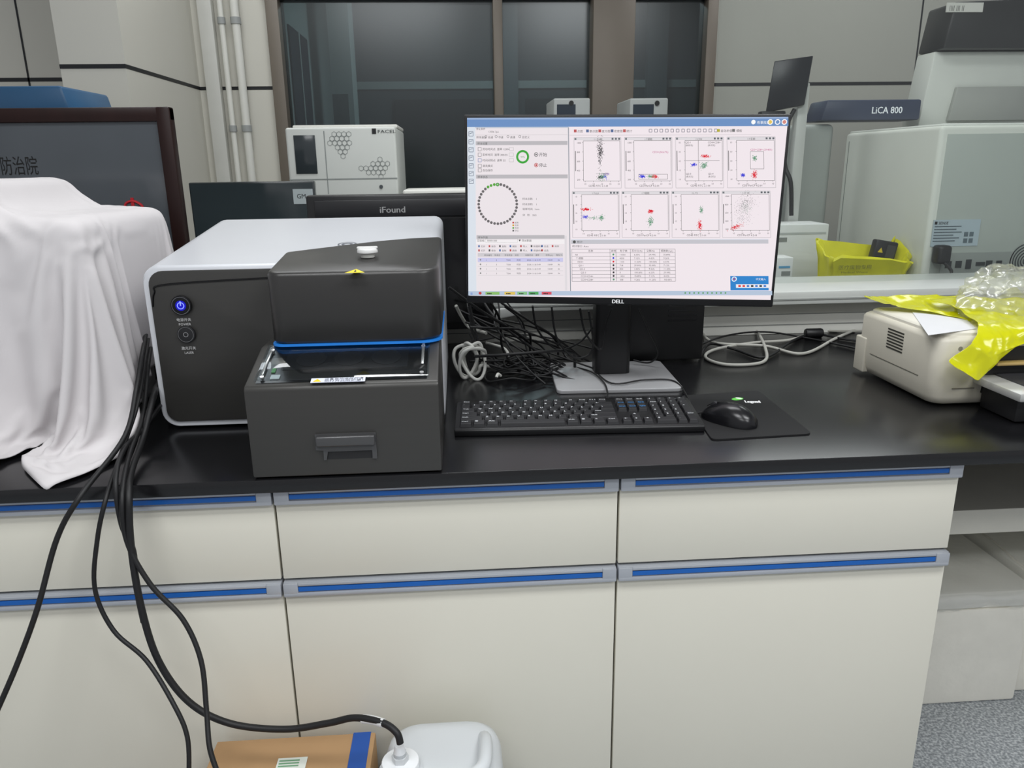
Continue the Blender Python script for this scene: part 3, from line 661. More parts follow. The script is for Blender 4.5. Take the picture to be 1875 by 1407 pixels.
# ================= COVERED DEVICE =================
a=G(133,806)
t=thing('covered_instrument','pale grey instrument mostly hidden under the white cloth','laboratory instrument',(a.x-.1,1.5,T))
LG=mat('#bcbebc',.4)
b=MB().prism(roundpoly([Vector((a.x-.50,1.36,0)),Vector((a.x+.01,1.35,0)),Vector((-.645,1.41,0)),Vector((-.645,1.62,0)),Vector((a.x-.50,1.66,0))],.04,5),'z',T+.012,T+.37,LG,.02,3); b.build('body',t)
MB().prism(roundpoly([Vector((a.x-.48,1.375,0)),Vector((a.x+.0,1.365,0)),Vector((-.655,1.42,0)),Vector((-.655,1.61,0)),Vector((a.x-.48,1.62,0))],.04,5),'z',T,T+.013,mat('#5b5d5d',.5)).build('foot',t)
q=PY(150,788,1.35); b=MB()
mx=Matrix.Translation((q.x,1.349,q.z))@Matrix.Rotation(rad(16),4,'Z')
b.box(-.0,.045,-.001,.001,0,.024,mat('#e6e6e4',.5),M=mx)
for k in range(4): b.box(.003,.036,-.0016,-.001,.004+.005*k,.0055+.005*k,mat('#6d6d70',.5),M=mx)
b.build('rating_label',t)
# ================= HANGING CABLES =================
def PC(l): return [PY(*q) for q in l]
GC='black cables hanging over the front of the worktop'
cable('power_cable','black cable hanging furthest left and leaving the picture at the left edge',PC([(300,560,1.75),(272,600,1.6),(262,640,1.42),(250,710,1.33),(228,800,1.22),(150,905,1.10),(105,985,1.09),(70,1110,1.06),(38,1200,1.04),(0,1290,1.02),(-60,1420,1.0)]),.0042,group=GC)
cable('power_cable','thin black cable hanging in a long curve left of the cardboard box',PC([(300,580,1.75),(275,610,1.6),(267,650,1.42),(252,740,1.32),(222,830,1.2),(195,910,1.10),(178,990,1.09),(174,1080,1.09),(208,1155,1.08),(268,1210,1.06),(318,1290,1.02),(343,1350,1.0),(346,1420,.98)]),.0036,group=GC)
cable('power_cable','black cable bowing right and dropping onto the cardboard box',PC([(305,600,1.75),(280,630,1.6),(272,660,1.43),(262,760,1.33),(238,830,1.2),(224,905,1.10),(232,990,1.09),(275,1070,1.08),(335,1135,1.07),(368,1210,1.05),(378,1300,1.02),(384,1370,.99),(402,1425,.97)]),.0040,group=GC)
cable('power_cable','short black cable crossing from behind the instrument corner beside the cloth',PC([(330,680,1.75),(305,725,1.55),(290,748,1.37),(262,785,1.3),(228,822,1.2),(212,880,1.11),(222,960,1.095),(245,1010,1.09),(250,1080,1.09),(262,1140,1.08)]),.0038,group=GC)
t=thing('drain_hose','thick black braided hose leading to the cap of the white jug','hose',PY(240,900,1.1))
MB().tube(PC([(320,640,1.75),(295,690,1.55),(283,720,1.37),(262,800,1.28),(240,865,1.16),(236,910,1.10),(240,1000,1.09),(258,1110,1.08),(290,1210,1.07),(345,1285,1.06),(420,1325,1.05),(520,1336,1.04),(600,1325,1.03),(650,1315,1.02),(700,1324,1.0),(726,1342,.985),(733,1362,.98)]),.0055,RUB,10,8).build('hose',t,sharp=80)
MB().tube(PC([(664,1317,1.017),(682,1319,1.01),(702,1325,1.0)]),.0068,mat('#dfe0e0',.5),12,4).build('sleeve',t,label='white sleeve')
# ================= JUG =================
zj=PY(800,1318,1.10).z; a=PZ(702,1385,zj-.01);c=PZ(922,1385,zj-.01)
jx0,jx1=a.x,c.x; jy0,jy1=.82,1.115; cx_,cy_=(jx0+jx1)/2,(jy0+jy1)/2
JM=mat('#dfe3e6',.3,alpha=.95,trans=.12,var=.03)
t=thing('plastic_jug','translucent white plastic jug on the floor before the middle cabinet','jug',(cx_,cy_,0))
def jl(ins,z,r): return [(p[0],p[1],z) for p in rrect(jx0+ins,jx1-ins,jy0+ins,jy1-ins,r,6)]
MB().loft([jl(.02,.001,.04),jl(.004,.01,.05),jl(0,.03,.05),jl(0,.14,.05),jl(.004,.16,.05),jl(0,.18,.05),jl(0,zj-.06,.05),jl(.002,zj-.03,.05),jl(.008,zj-.014,.045),jl(.02,zj-.003,.04),jl(.04,zj,.03)],JM).build('body',t,sharp=70)
q=PZ(733,1393,zj+.02)
MB().cyl((q.x,q.y,zj-.01),.034,.014,JM,'z',28).cyl((q.x,q.y,zj),.029,.020,mat('#eceef0',.4),'z',28,bev=.002).build('cap',t,label='white screw cap')
MB().cyl((q.x,q.y,zj+.020),.013,.010,mat('#c9ccce',.35),'z',6).cyl((q.x,q.y,zj+.030),.010,.006,mat('#b4b8bb',.35),'z',12).cyl((q.x,q.y,zj+.036),.0095,.012,mat('#dcdee0',.35),'z',12,r2=.007).build('hose_fitting',t)
MB().tube([(jx0+.09,.93,zj-.004),(jx0+.11,.935,zj+.016),(jx1-.07,.94,zj+.018),(jx1-.035,.97,zj+.014),(jx1-.028,1.03,zj+.006),(jx1-.03,1.06,zj-.008)],.011,JM,12).build('handle',t)
# ================= CARDBOARD BOX =================
zb=PY(690,1341,1.125).z; e1=PZ(688,1341,zb); e0=PZ(398,1358,zb)
CB=mat('#b08c64',.8,var=.08,scale=8)
t=thing('cardboard_box','closed brown cardboard box with a blue band beside the white jug','cardboard box',((e0.x+e1.x)/2,1.0,0))
MB().box(e0.x,e1.x,.80,1.125,0.001,zb,CB,.002).box(e0.x+.001,e1.x-.001,.955,.958,zb,zb+.0008,mat('#6b5238',.8)).build('carton',t)
MB().box(e1.x-.038,e1.x-.008,.80-.0006,1.1256,.001,zb+.0009,mat('#1c4fa0',.6)).build('blue_band',t)
q=PZ(510,1390,zb+.001);q2=PZ(563,1390,zb+.001)
b=MB().box(q.x,q2.x,q.y-.045,q.y,zb+.0008,zb+.0016,mat('#dfe4dc',.5)); 
for k in range(3): b.box(q.x+.003,q2.x-.012,q.y-.008-.006*k,q.y-.005-.006*k,zb+.0016,zb+.0019,mat('#6fa07c',.5))
b.build('paper_label',t)
# ================= FOAM BOXES =================
FO=mat('#f4f1e6',.8,var=.06,scale=20,bump=.3)
p=PZ(1672,1294,0); p2=PZ(1852,1278,0)
def foambox(x0,x1,y0,y1,h,lab,seed):
    t=thing('foam_box',lab,'foam box',((x0+x1)/2,(y0+y1)/2,0))
    MB().box(x0,x1,y0,y1,0.001,h-.05,FO,.008).build('body',t)
    MB().box(x0-.004,x1+.004,y0-.004,y1+.004,h-.048,h,FO,.01).build('lid',t)
    f=lambda q,i,j:q+Vector((0,.3,1))*(.010*ridged(q*9+Vector((seed,0,0)))*(.3+i)+.003*ridged(q*30))
    MB().sheet([[Vector((x0-.01+(x1-x0+.02)*k/4,y0-.016,h-.04+.006*math.sin(k*2.3+seed))) for k in range(5)],[Vector((x0-.01+(x1-x0+.02)*k/4,y0-.014,h+.004)) for k in range(5)],[Vector((x0-.01+(x1-x0+.02)*k/4,(y0+y1)/2,h+.02)) for k in range(5)],[Vector((x0-.01+(x1-x0+.02)*k/4,y1,h+.025)) for k in range(5)]],glassmat('#ffffff',.08,.2,.14),9,f).build('plastic_film',t,solid=.0005,label='crumpled clear film')
foambox(p.x,p2.x,p.y,1.97,.32,'white foam box under film on the floor beside the right cabinet',3)
foambox(p2.x+.02,p2.x+.4,p.y+.03,1.95,.33,'white foam box cut by the right edge of the picture',8)
# ================= PRINTER =================
PR=mat('#d3cebf',.42,var=.03)
X0,Y0,Y1,ZT=.905,1.365,1.66,T+.142; X1=X0+.36
t=thing('laser_printer','cream laser printer at the right end with a yellow bag over it','printer',((X0+X1)/2,(Y0+Y1)/2,T))
def pl(ins,z): return [(q[0],q[1],z) for q in rrect(X0+ins,X1-ins,Y0+ins,Y1-ins,[.024,.03,.03,.020],7)]
bdy=MB().loft([pl(.020,T+.003),pl(.009,T+.008),pl(.003,T+.022),pl(0,T+.05),pl(0,ZT-.010),pl(.003,ZT-.004),pl(.009,ZT)],PR).build('body',t,sharp=60)
MB().loft([pl(.012,ZT-.001),pl(.013,ZT+.005),pl(.017,ZT+.008)],mat('#dbd7ca',.42)).build('top_cover',t)
MB().box(X0-.003,X0+.05,Y1-.04,Y1+.003,T+.006,T+.085,PR,.003,3).build('rear_hump',t)
b=MB()
for k in range(7): b.box(X0-.001,X0+.002,Y0+.115,Y0+.175,ZT-.058+.0065*k,ZT-.0552+.0065*k,mat('#3a3934',.6))
b.build('side_vent',t)
SM=mat('#77746a',.6)
MB().tube([(X0-.0003,Y0+.05,T+.055),(X0-.0003,Y1-.06,T+.055)],.0012,SM,6,1).build('side_seam',t)
MB().tube([(X0+.04,Y0-.0003,T+.04),(X0+.085,Y0-.0003,T+.04)],.001,SM,6,1).build('front_seam',t)
for k in range(3): MB().cyl((X0+.045+.016*k,Y0-.0008,ZT-.022),.0042,.002,mat('#8f8c82',.4),'y',12).build('control_button',t)
fx=X0+.10
MB().box(fx,X1-.02,Y0-.002,Y0+.01,T+.03,ZT-.02,mat('#1a1a1a',.5)).build('paper_slot',t,label='dark open paper slot')
MB().box(fx+.01,X1-.03,Y0-.02,Y0,T+.088,T+.094,mat('#b59a62',.5),.002).build('paper_guide',t)
MB().box(fx-.02,X1-.01,Y0-.13,Y0+.005,T+.050,T+.066,mat('#bdbdbb',.35,.3),.004).box(fx+.02,X1-.03,Y0-.10,Y0-.005,T+.066,T+.069,mat('#3a3a3d',.3)).cyl((fx+.03,Y0-.1312,T+.058),.003,.002,BLK,'y',10).build('paper_tray',t,label='silver pull out paper tray')
MB().box(fx,X1-.03,Y0-.10,Y0,T+.002,T+.05,mat('#1d1d1f',.5),.004).build('tray_shadow',t)  # dark block added to paint in the shadow below the paper tray
pp=[PZ(1668,566,ZT+.0115),PZ(1745,560,ZT+.0115),PZ(1788,600,ZT+.0115),PZ(1700,612,ZT+.0115)]
tag(MB().prism([v[:2] for v in pp],'z',ZT+.0088,ZT+.0095,mat('#dcdcdf',.6)).build('paper_sheet'),'white paper sheet lying on top of the printer under the bag','paper')
YE=mat('#e0e010',.2,trans=.35,var=.1,scale=15,emit=.03)
gg=[[(1700,553,1.60),(1760,552,1.6),(1820,552,1.58),(1900,555,1.56)],[(1752,578,1.50),(1795,578,1.48),(1840,583,1.46),(1910,585,1.45)],[(1785,608,1.38),(1812,612,1.37),(1850,612,1.36),(1915,606,1.36)],[(1768,640,1.345),(1800,645,1.34),(1840,642,1.34),(1900,625,1.345)],[(1733,668,1.335),(1765,676,1.33),(1800,668,1.33),(1850,645,1.34)],[(1758,690,1.325),(1770,698,1.32),(1784,704,1.32),(1802,688,1.33)]]
cr2=lambda q,i,j:q+Vector((.2,-.8,.7))*(.008*ridged(Vector((q.x*14+q.z*9,q.y*12,q.z*8)))+.0025*ridged(Vector((q.x*60,q.y*20,q.z*30))))+Vector((0,-.003,.006))
b=MB().sheet([[PY(*q) for q in r] for r in gg],YE,14,cr2)
g3=[[(1574,551,1.67),(1620,549,1.67),(1680,548,1.66),(1760,547,1.64)],[(1590,558,1.63),(1640,560,1.62),(1700,566,1.60),(1765,572,1.57)],[(1612,565,1.60),(1655,570,1.58),(1712,582,1.54),(1775,598,1.47)]]
b.sheet([[PY(*q) for q in r] for r in g3],YE,12,cr2)
tag(b.build('yellow_bag',solid=.0003,sharp=60),'crumpled yellow plastic bag lying over the top of the printer','bag')
def blob(name,label,cat,c,s_,m,seed,amp=.25):
    bm=bmesh.new(); bmesh.ops.create_icosphere(bm,subdivisions=5,radius=1)
    b=MB(); vs=[]
    for v in bm.verts:
        n=v.co.copy(); d=1+amp*noise.noise(n*1.7+Vector((seed,0,0)))+amp*.7*ridged(n*2.6+Vector((0,seed,0)))+amp*.35*ridged(n*7)
        q=Vector((n.x*s_[0],n.y*s_[1],n.z*s_[2]))*d; q.z=max(q.z,-s_[2]*.45); vs.append(q+Vector(c))
    bm.verts.index_update(); b.add(vs,[tuple(v.index for v in f.verts) for f in bm.faces],m); bm.free()
    return tag(b.build(name,sharp=50),label,cat)
c=PY(1868,556,1.52)
blob('clear_bag','crumpled clear plastic bag on top of the yellow bag','bag',c,(.11,.075,.07),glassmat('#fbfbf2',.14,.2,.13),5)
# ================= LOOSE CABLES =================
WC=mat('#b4b3ac',.5)
cable('grey_cable','pale grey cable looped widely on the worktop left of the printer',[G(1590,596,.004),G(1520,600,.004),G(1450,622,.004),G(1380,628,.006),G(1310,640,.005),G(1292,655,.004),G(1330,668,.004),G(1395,664,.004),G(1402,640,.008),G(1380,600,.01),G(1340,580,.02),G(1300,585,.012),G(1286,606,.006),G(1310,628,.008),G(1400,634,.006),G(1470,648,.004),G(1530,620,.004),G(1575,600,.004)],.0040,WC)
cable('grey_cable','pale grey cable arching along the foot of the white divider',[G(1250,640,.004),G(1290,604,.005),G(1340,598,.012),G(1420,602,.004),G(1480,604,.004),G(1540,607,.004),G(1600,606,.004)],.0034,mat('#98978f',.5))
t=thing('adapter_cable','black cable with an inline lump behind the grey cables','cable',G(1490,612))
MB().tube([G(1280,655,.004),G(1300,630,.006),G(1345,640,.004),G(1400,655,.004),G(1450,625,.006),G(1490,612,.007),G(1550,622,.004),G(1600,628,.004)],.0034,RUB).build('cord',t)
q=G(1492,610,.012); MB().cyl((q.x-.028,q.y,q.z),.013,.05,BLK,'x',14,bev=.005).build('filter_lump',t)
cable('thin_cable','thin black cable behind the grey cable loops at the divider foot',[G(1260,640,.02),G(1330,615,.02),G(1400,608,.012),G(1470,618,.005),G(1540,632,.004),G(1575,640,.004)],.0026)
GT='black cables tangled behind the keyboard'; LT='black cable tangled in the heap between the instrument and the monitor stand'
rg=random.Random(11)
for i in range(22):
    x=rg.uniform(-.01,.07); y=rg.uniform(1.64,1.95); z=T+rg.uniform(.03,.24); ex=rg.uniform(.16,.44) if i%2 else rg.uniform(.14,.28)
    ey=rg.uniform(1.62,1.84); n=6; pts=[]; h1=rg.uniform(0,.10); ph=rg.uniform(0,6.28); lp=rg.uniform(.015,.045)
    for k in range(n+1):
        q=k/n; a=ph+q*5.2
        zz=z*(1-q)**1.6+(T+.004)*(1-(1-q)**1.6)+h1*math.sin(math.pi*q)*.6
        pts.append(Vector((x+(ex-x)*q+lp*math.cos(a),y+(ey-y)*q+lp*math.sin(a),max(T+.005,zz))))
    cable('tangled_cable',LT,pts,rg.choice((.0022,.0028,.0034)),group=GT,sub=10)
for i in range(7):
    c=G(935+17*(i%5),692-6*(i%3),.006); pts=[]
    for k in range(16):
        a=2*math.pi*k/12+i; pts.append(Vector((c.x+(.058-.004*i)*math.cos(a),c.y+(.040-.003*i)*math.sin(a)+.004*i,T+.004+.004*i+.006*(1+math.sin(3*a+i)))))
    pts=[G(860,640,.06)+Vector((0,0,.02*i)),G(895,668,.03)]+pts
    cable('tangled_cable',LT,pts,.0022,group=GT)
LS='thin black cord hanging from the back of the monitor beside its stand'
for l in ([(1062,565,1.62),(1072,610,1.63),(1100,640,1.63),(1108,600,1.63),(1120,566,1.62)],[(1010,562,1.63),(1020,620,1.66),(1052,655,1.66),(1085,640,1.66),(1078,570,1.63)],[(975,560,1.66),(985,605,1.7),(1020,640,1.72),(1060,628,1.70),(1085,600,1.7)],[(1170,566,1.64),(1190,610,1.68),(1205,645,1.70),(1190,664,1.72),(1160,660,1.74)]):
    cable('hanging_cord',LS,PC(l),.0022,group='thin cords hanging behind the monitor')
q=G(912,690,.012); tag(MB().tube([q+Vector((-.004,-.006,0)),q+Vector((0,0,.006)),q+Vector((.006,.006,0))],.0035,WHITE,8).build('cable_tie'),'small white tie around the black cable bundle','cable tie')
pts=[]; c=G(862,678,.02)
for k in range(60):
    a=2*math.pi*k/12; pts.append(Vector((c.x+.026*math.cos(a)+.012*math.sin(k*.37),c.y+.02*math.sin(a*.5)+.01*math.cos(k*.7),T+.044+.036*math.sin(a)+.006*math.sin(k*1.1))))
pts+=[G(905,672,.02),G(930,665,.008),G(925,640,.01),G(890,628,.02)]
cable('white_cable_coil','coiled white cable bundle beside the right side of the grey instrument',pts,.0038,mat('#d2d2cc',.5),cat='cable')
q=G(880,640)
t=thing('power_strip','white power strip half buried in the cable heap','power strip',(q.x,q.y+.06,T))
MP=Matrix.Translation((q.x+.01,q.y+.03,T+.07))@Matrix.Rotation(rad(12),4,'Z')@Matrix.Rotation(rad(-8),4,'Y')
MB(MP).box(-.09,.10,-.025,.025,0,.03,mat('#c0c2c0',.4),.006,3).build('body',t)
for k in range(3): MB(MP).box(-.07+.06*k,-.035+.06*k,-.02,.02,.03,.055,mat('#b7b9b8' if k else '#1a1a1c',.4),.005).build('plug',t)
MB().tube([G(835,560,.15),G(845,580,.12),G(860,600,.09),G(890,610,.09)],.004,mat('#b9b9b2',.5)).build('cord',t)
# ================= REAR LEFT: black monitors =================
Ya=2.33
x0=PY(345,340,Ya).x;x1=PY(575,340,Ya).x;z1=PY(450,333,Ya).z
t=thing('dark_screen','dark glossy monitor behind the divider between the plaque and the white analyser','monitor',((x0+x1)/2,Ya,T))
MB().box(x0,x1,Ya,Ya+.03,T+.05,z1,mat('#2a3032',.2),.004).build('casing',t)
MB().box(x0+.005,x1-.005,Ya-.0015,Ya,T+.06,z1-.006,mat('#2f373a',.1,var=.3,scale=3)).build('panel',t)
MB().box((x0+x1)/2-.1,(x0+x1)/2+.1,Ya-.03,Ya+.12,T,T+.05,BLK,.004).build('stand_base',t)
q=PY(538,374,Ya-.004);q2=PY(572,346,Ya-.004)
MB().box(q.x,q2.x,Ya-.003,Ya-.0016,q.z,q2.z,mat('#a4adaf',.4)).text('GM',.018,face((q.x+.010,Ya-.0034,q.z+.016)),BLK).build('sticker',t)
Yb=1.955
x0=PY(560,370,Yb).x;x1=PY(900,370,Yb).x;z1=PY(700,356,Yb).z
t=thing('black_monitor','black monitor with grey lettering on its upper band behind the instrument','monitor',((x0+x1)/2,Yb,T))
MB().box(x0,x1,Yb,Yb+.035,T+.06,z1,mat('#141416',.35),.006).box(x0+.02,x1,Yb-.006,Yb,z1-.055,z1-.012,mat('#1b1b1e',.4),.004).build('casing',t)
MB().box(x0+.02,x1-.02,Yb-.002,Yb,T+.08,z1-.06,BLKG).build('panel',t)
MB().box((x0+x1)/2-.1,(x0+x1)/2+.1,Yb-.04,Yb+.07,T,T+.06,BLK,.01).build('stand_base',t)
q=PY(695,390,Yb-.007);q2=PY(742,390,Yb-.007); MB().text('iFound',.021,face((q.x,Yb-.0065,q.z)),mat('#a0a0a0',.4),width=q2.x-q.x,bold=.02).build('lettering',t)
# white analyser with hexagons
Yc=2.62; AW=mat('#c6c9c4',.4,var=.02)
x0=PY(527,300,Yc).x;x1=PY(727,300,Yc).x;z1=PY(620,233,Yc).z
t=thing('white_analyser','white analyser with grey hexagon pattern and small dark window','laboratory instrument',((x0+x1)/2,Yc+.2,T))
bd=MB().box(x0,x1,Yc,Yc+.4,T+.004,z1,AW,.008,3).box(x0+.005,x1,Yc+.1,Yc+.4,z1,z1+.012,WHITE,.004).box(x0+.001,x1-.001,Yc-.0012,Yc,PY(620,329,Yc).z,PY(620,327,Yc).z,mat('#8a8f8d',.5)).build('body',t)
a=PY(537,248,Yc);c=PY(582,318,Yc); MB().box(a.x,c.x,Yc-.003,Yc+.001,c.z,a.z,mat('#33393c',.15),.001).build('window',t)
a=PY(592,240,Yc);c=PY(598,355,Yc); MB().box(a.x,a.x+.003,Yc-.001,Yc+.001,c.z,a.z,mat('#8a8f8d',.5)).build('door_seam',t)
b=MB(); HX=mat('#7a807e',.5)
def hexa(cx,cz,r,w=.0014):
    vs=[]
    for rr in (r,r-w):
        for k in range(6): vs.append((cx+rr*math.cos(rad(60*k+30)),Yc-.001,cz+rr*math.sin(rad(60*k+30))))
    b.add(vs,[(k,(k+1)%6,6+(k+1)%6,6+k) for k in range(6)],HX)
def hexgrid(pxc,pyc,cells,r=.0088):
    o=PY(pxc,pyc,Yc)
    for (i,j) in cells: hexa(o.x+(i+.5*(j%2))*r*1.78,o.z+j*r*1.55,r)
hexgrid(622,262,[(-1,0),(0,0),(1,0),(-1,1),(0,1),(1,1),(0,2),(1,2),(-1,-1),(0,-1),(0,-2),(1,-2),(-2,0),(2,0),(-1,2),(-2,1),(1,-1),(2,2),(0,-3)])
hexgrid(688,308,[(-1,0),(0,0),(1,0),(-2,0),(-1,1),(0,1),(0,-1),(1,-1),(-1,-1),(1,1),(2,0),(2,1),(-2,-1),(1,2),(-3,0),(1,-2)])
b.build('hexagon_pattern',bd)
q=PY(682,245,Yc); q2=PY(711,245,Yc); MB().box(q.x-.001,q.x+.012,Yc-.002,Yc,q.z,q.z+.016,BLK).text('FACEL',.014,face((q.x+.016,Yc-.0015,q.z+.002)),mat('#33383a',.5),width=q2.x-q.x+.008).build('lettering',bd)
q=PY(698,342,Yc); MB().cyl((q.x,Yc-.003,q.z),.006,.004,mat('#4b5154',.4),'y',14).build('lamp',bd)
a=PY(737,348,2.5);c=PY(900,400,2.5)
tag(MB().box(a.x,c.x,2.5,2.7,T+.002,a.z,WHITE,.008,3).box(a.x+.01,c.x,2.497,2.5,a.z-.04,a.z-.036,mat('#8b8f8e',.5)).build('low_white_box'),'low white box behind the black monitor with grey lettering','box')
AD=mat('#a2a6a4',.45)
for (pa,pbx,lab) in ((1014,1079,'small white device above the monitor, left of the bronze window post'),(1154,1219,'small white device above the monitor, right of the bronze window post')):
    Yd=3.0;a=PY(pa,180,Yd);c=PY(pbx,300,Yd)
    t=thing('white_device',lab,'laboratory instrument',((a.x+c.x)/2,Yd+.1,T),0,'small white devices behind the monitor')
    MB().box(a.x,c.x,Yd,Yd+.25,T+.002,a.z,AD,.006,3).build('body',t)
    MB().box(a.x+.012,c.x-.055,Yd-.003,Yd,T+.2,a.z-.022,mat('#26303c',.3)).build('screen',t)
    q=PY(pbx-16 if pa>1100 else pa+32,189,Yd); MB().cyl((q.x,Yd-.004,q.z),.009,.004,BLK,'y',14).build('emblem',t)
# blue instrument far left
Ye=2.75;a=PY(-80,158,Ye);c=PY(145,196,Ye); BI=mat('#2f5a80',.4)
t=thing('blue_instrument','instrument with a slate blue lid behind the framed plaque','laboratory instrument',((a.x+c.x)/2,Ye+.2,T))
MB().prism([(a.x,c.z-.02),(a.x,a.z),(PY(112,160,Ye).x,a.z),(PY(128,190,Ye).x,c.z-.02)],'y',Ye,Ye+.35,BI,.01).build('lid',t)
MB().box(a.x,c.x,Ye+.01,Ye+.4,T+.002,c.z-.004,WHITE,.008).build('body',t)
# ================= REAR RIGHT =================
Yg=2.36; q=PY(1702,400,Yg); XG=q.x; zt2=PY(1718,230,Yg).z
AG=mat('#dadcd4',.42,var=.03); AG_SHADE=mat('#adb3ad',.42,var=.03); SEAM=mat('#6e7470',.5)  # second casing tone is darker: shade painted into the near face
t=thing('large_analyser','large pale analyser with sockets and a label on its rear face','laboratory instrument',(XG+.3,Yg+.3,T))
bd=MB().box(XG,XG+.62,Yg,Yg+.6,T+.012,zt2,AG,.014,4).box(XG+.05,XG+.6,Yg+.04,Yg+.5,T,T+.013,BLK).build('body',t)
MB().box(XG+.022,XG+.60,Yg-.0015,Yg+.002,T+.05,zt2-.025,AG_SHADE,.001).build('rear_shade',bd)  # thin plate added to carry the painted shade of this face
b=MB().box(XG-.0010,XG+.001,Yg+.565,Yg+.568,T+.03,zt2-.03,SEAM).build('side_seam',bd)
MB().box(XG+.01,XG+.61,Yg+.01,Yg+.59,zt2-.002,zt2+.006,mat('#e6e8e2',.4),.003).build('top_panel',t)
YG_=Yg-.0015
a=PY(1709,403,Yg);c=PY(1788,450,Yg)
b=MB().box(a.x,c.x,YG_-.002,YG_,c.z,a.z,mat('#aebcc4',.5)); h=a.z-c.z; w=c.x-a.x
b.box(a.x+.004,a.x+.012,YG_-.003,YG_-.002,a.z-.014,a.z-.005,BLK).text('SENSE',.012,face((a.x+.016,YG_-.003,a.z-.014)),BLK)
for k in range(6): b.box(a.x+.005,a.x+w*(.6,.5,.62,.45,.58,.5)[k],YG_-.003,YG_-.002,a.z-.022-.009*k,a.z-.0195-.009*k,mat('#46525a',.5))
for i in range(2):
    for j in range(2): b.box(a.x+w*.68+.018*i,a.x+w*.68+.013+.018*i,YG_-.003,YG_-.002,c.z+.01+.02*j,c.z+.024+.02*j,mat('#5d6b73',.5))
b.build('rating_label',bd)
a=PY(1690,470,Yg);c=PY(1850,497,Yg)
b=MB().box(a.x+.06,c.x,YG_-.002,YG_,c.z-.01,a.z+.01,mat('#9ba09c',.4,.2))
for k,(w_,h_) in enumerate(((.02,.022),(.02,.022),(.018,.03),(.03,.012),(.02,.02),(.018,.018))):
    x=a.x+.075+.034*k; b.box(x,x+w_,YG_-.004,YG_-.002,(a.z+c.z)/2-h_/2,(a.z+c.z)/2+h_/2,mat('#2a2f31',.4))
b.build('socket_panel',bd)
b=MB(); q=PY(1878,478,Yg)
for k in range(6): b.ring((q.x,YG_-.002,q.z),.008+.009*k,.012+.009*k,mat('#33383a',.5))
b.build('fan_grille',bd)
q=PY(1716,464,Yg)
b=MB().box(q.x-.022,q.x+.022,Yg-.045,Yg-.002,q.z-.03,q.z+.028,BLK,.01,3)
b.tube([(q.x,Yg-.03,q.z-.02),(q.x+.01,Yg-.07,q.z-.05),(q.x-.02,Yg-.075,q.z-.075),(q.x-.12,Yg-.07,q.z-.085),(q.x-.3,Yg-.05,q.z-.07)],.005,RUB)
tag(b.build('power_plug'),'black power plug pushed into the rear of the large analyser','plug')
# tall instrument
Yh=3.02; XH=PY(1690,200,Yh).x
za=PY(1700,94,Yh).z; zb_=PY(1720,8,Yh).z; zc=PY(1700,224,Yh).z
t=thing('tall_analyser','tall white analyser with black sloping hood at the upper right','laboratory instrument',(XH+.4,Yh+.1,T))
XH2=PY(1712,95,Yh).x
MB().prism([(XH-.01,T+.004),(XH-.01,zc),(XH2,za),(XH2+.7,za),(XH2+.7,T+.004)],'y',Yh,Yh+.12,mat('#d4d7d0',.42,var=.03),.008).build('body',t)
MB().prism([(XH2+.0,za+.002),(PY(1733,20,Yh).x,zb_),(XH2+.7,zb_+.03),(XH2+.7,za+.002)],'y',Yh-.05,Yh+.12,mat('#2f3031',.4),.01).build('hood',t,label='black hood')
a=PY(1748,160,Yh);MB().prism([(a.x-.02,PY(1740,222,Yh).z),(a.x,a.z),(a.x+.4,a.z),(a.x+.4,PY(1740,222,Yh).z)],'y',Yh-.02,Yh,mat('#a9aba6',.4),.004).build('front_flap',t)
a=PY(1732,16,Yh-.05);MB().box(a.x,a.x+.14,Yh-.054,Yh-.05,a.z-.012,a.z+.02,WHITE).text('|||| ||| ||',.02,face((a.x+.01,Yh-.0545,a.z-.004)),BLK).build('sticker',t)
# navy analyser
Yi=2.97; XI0=PY(1500,230,Yi).x; XI1=PY(1680,230,Yi).x; zi=PY(1560,183,Yi).z; zi2=PY(1560,216,Yi).z
XI1=min(XI1,XH-.03)
t=thing('navy_topped_analyser','pale analyser with dark slate blue top and white lettering','laboratory instrument',((XI0+XI1)/2,Yi,T))
NV=mat('#3b4358',.4,var=.15,scale=6)
MB().box(XI0-.08,XG-.03,2.99,3.13,T+.002,zi2-.02,mat('#a7aca8',.45),.02,3).build('body',t)
tb=MB().prism([(XI0,zi2-.01),(XI0+.02,zi),(XI1+.0,zi),(XI1,zi2-.01)],'y',Yi-.01,Yi+.14,NV,.008).build('top_band',t,label='dark slate blue band')
q=PY(1595,208,Yi-.01);q2=PY(1651,208,Yi-.01); MB().text('LiCA 800',.034,face((q.x,Yi-.0115,q.z)),mat('#dfe3e8',.4,emit=.2),width=q2.x-q.x,bold=.015).build('lettering',tb)
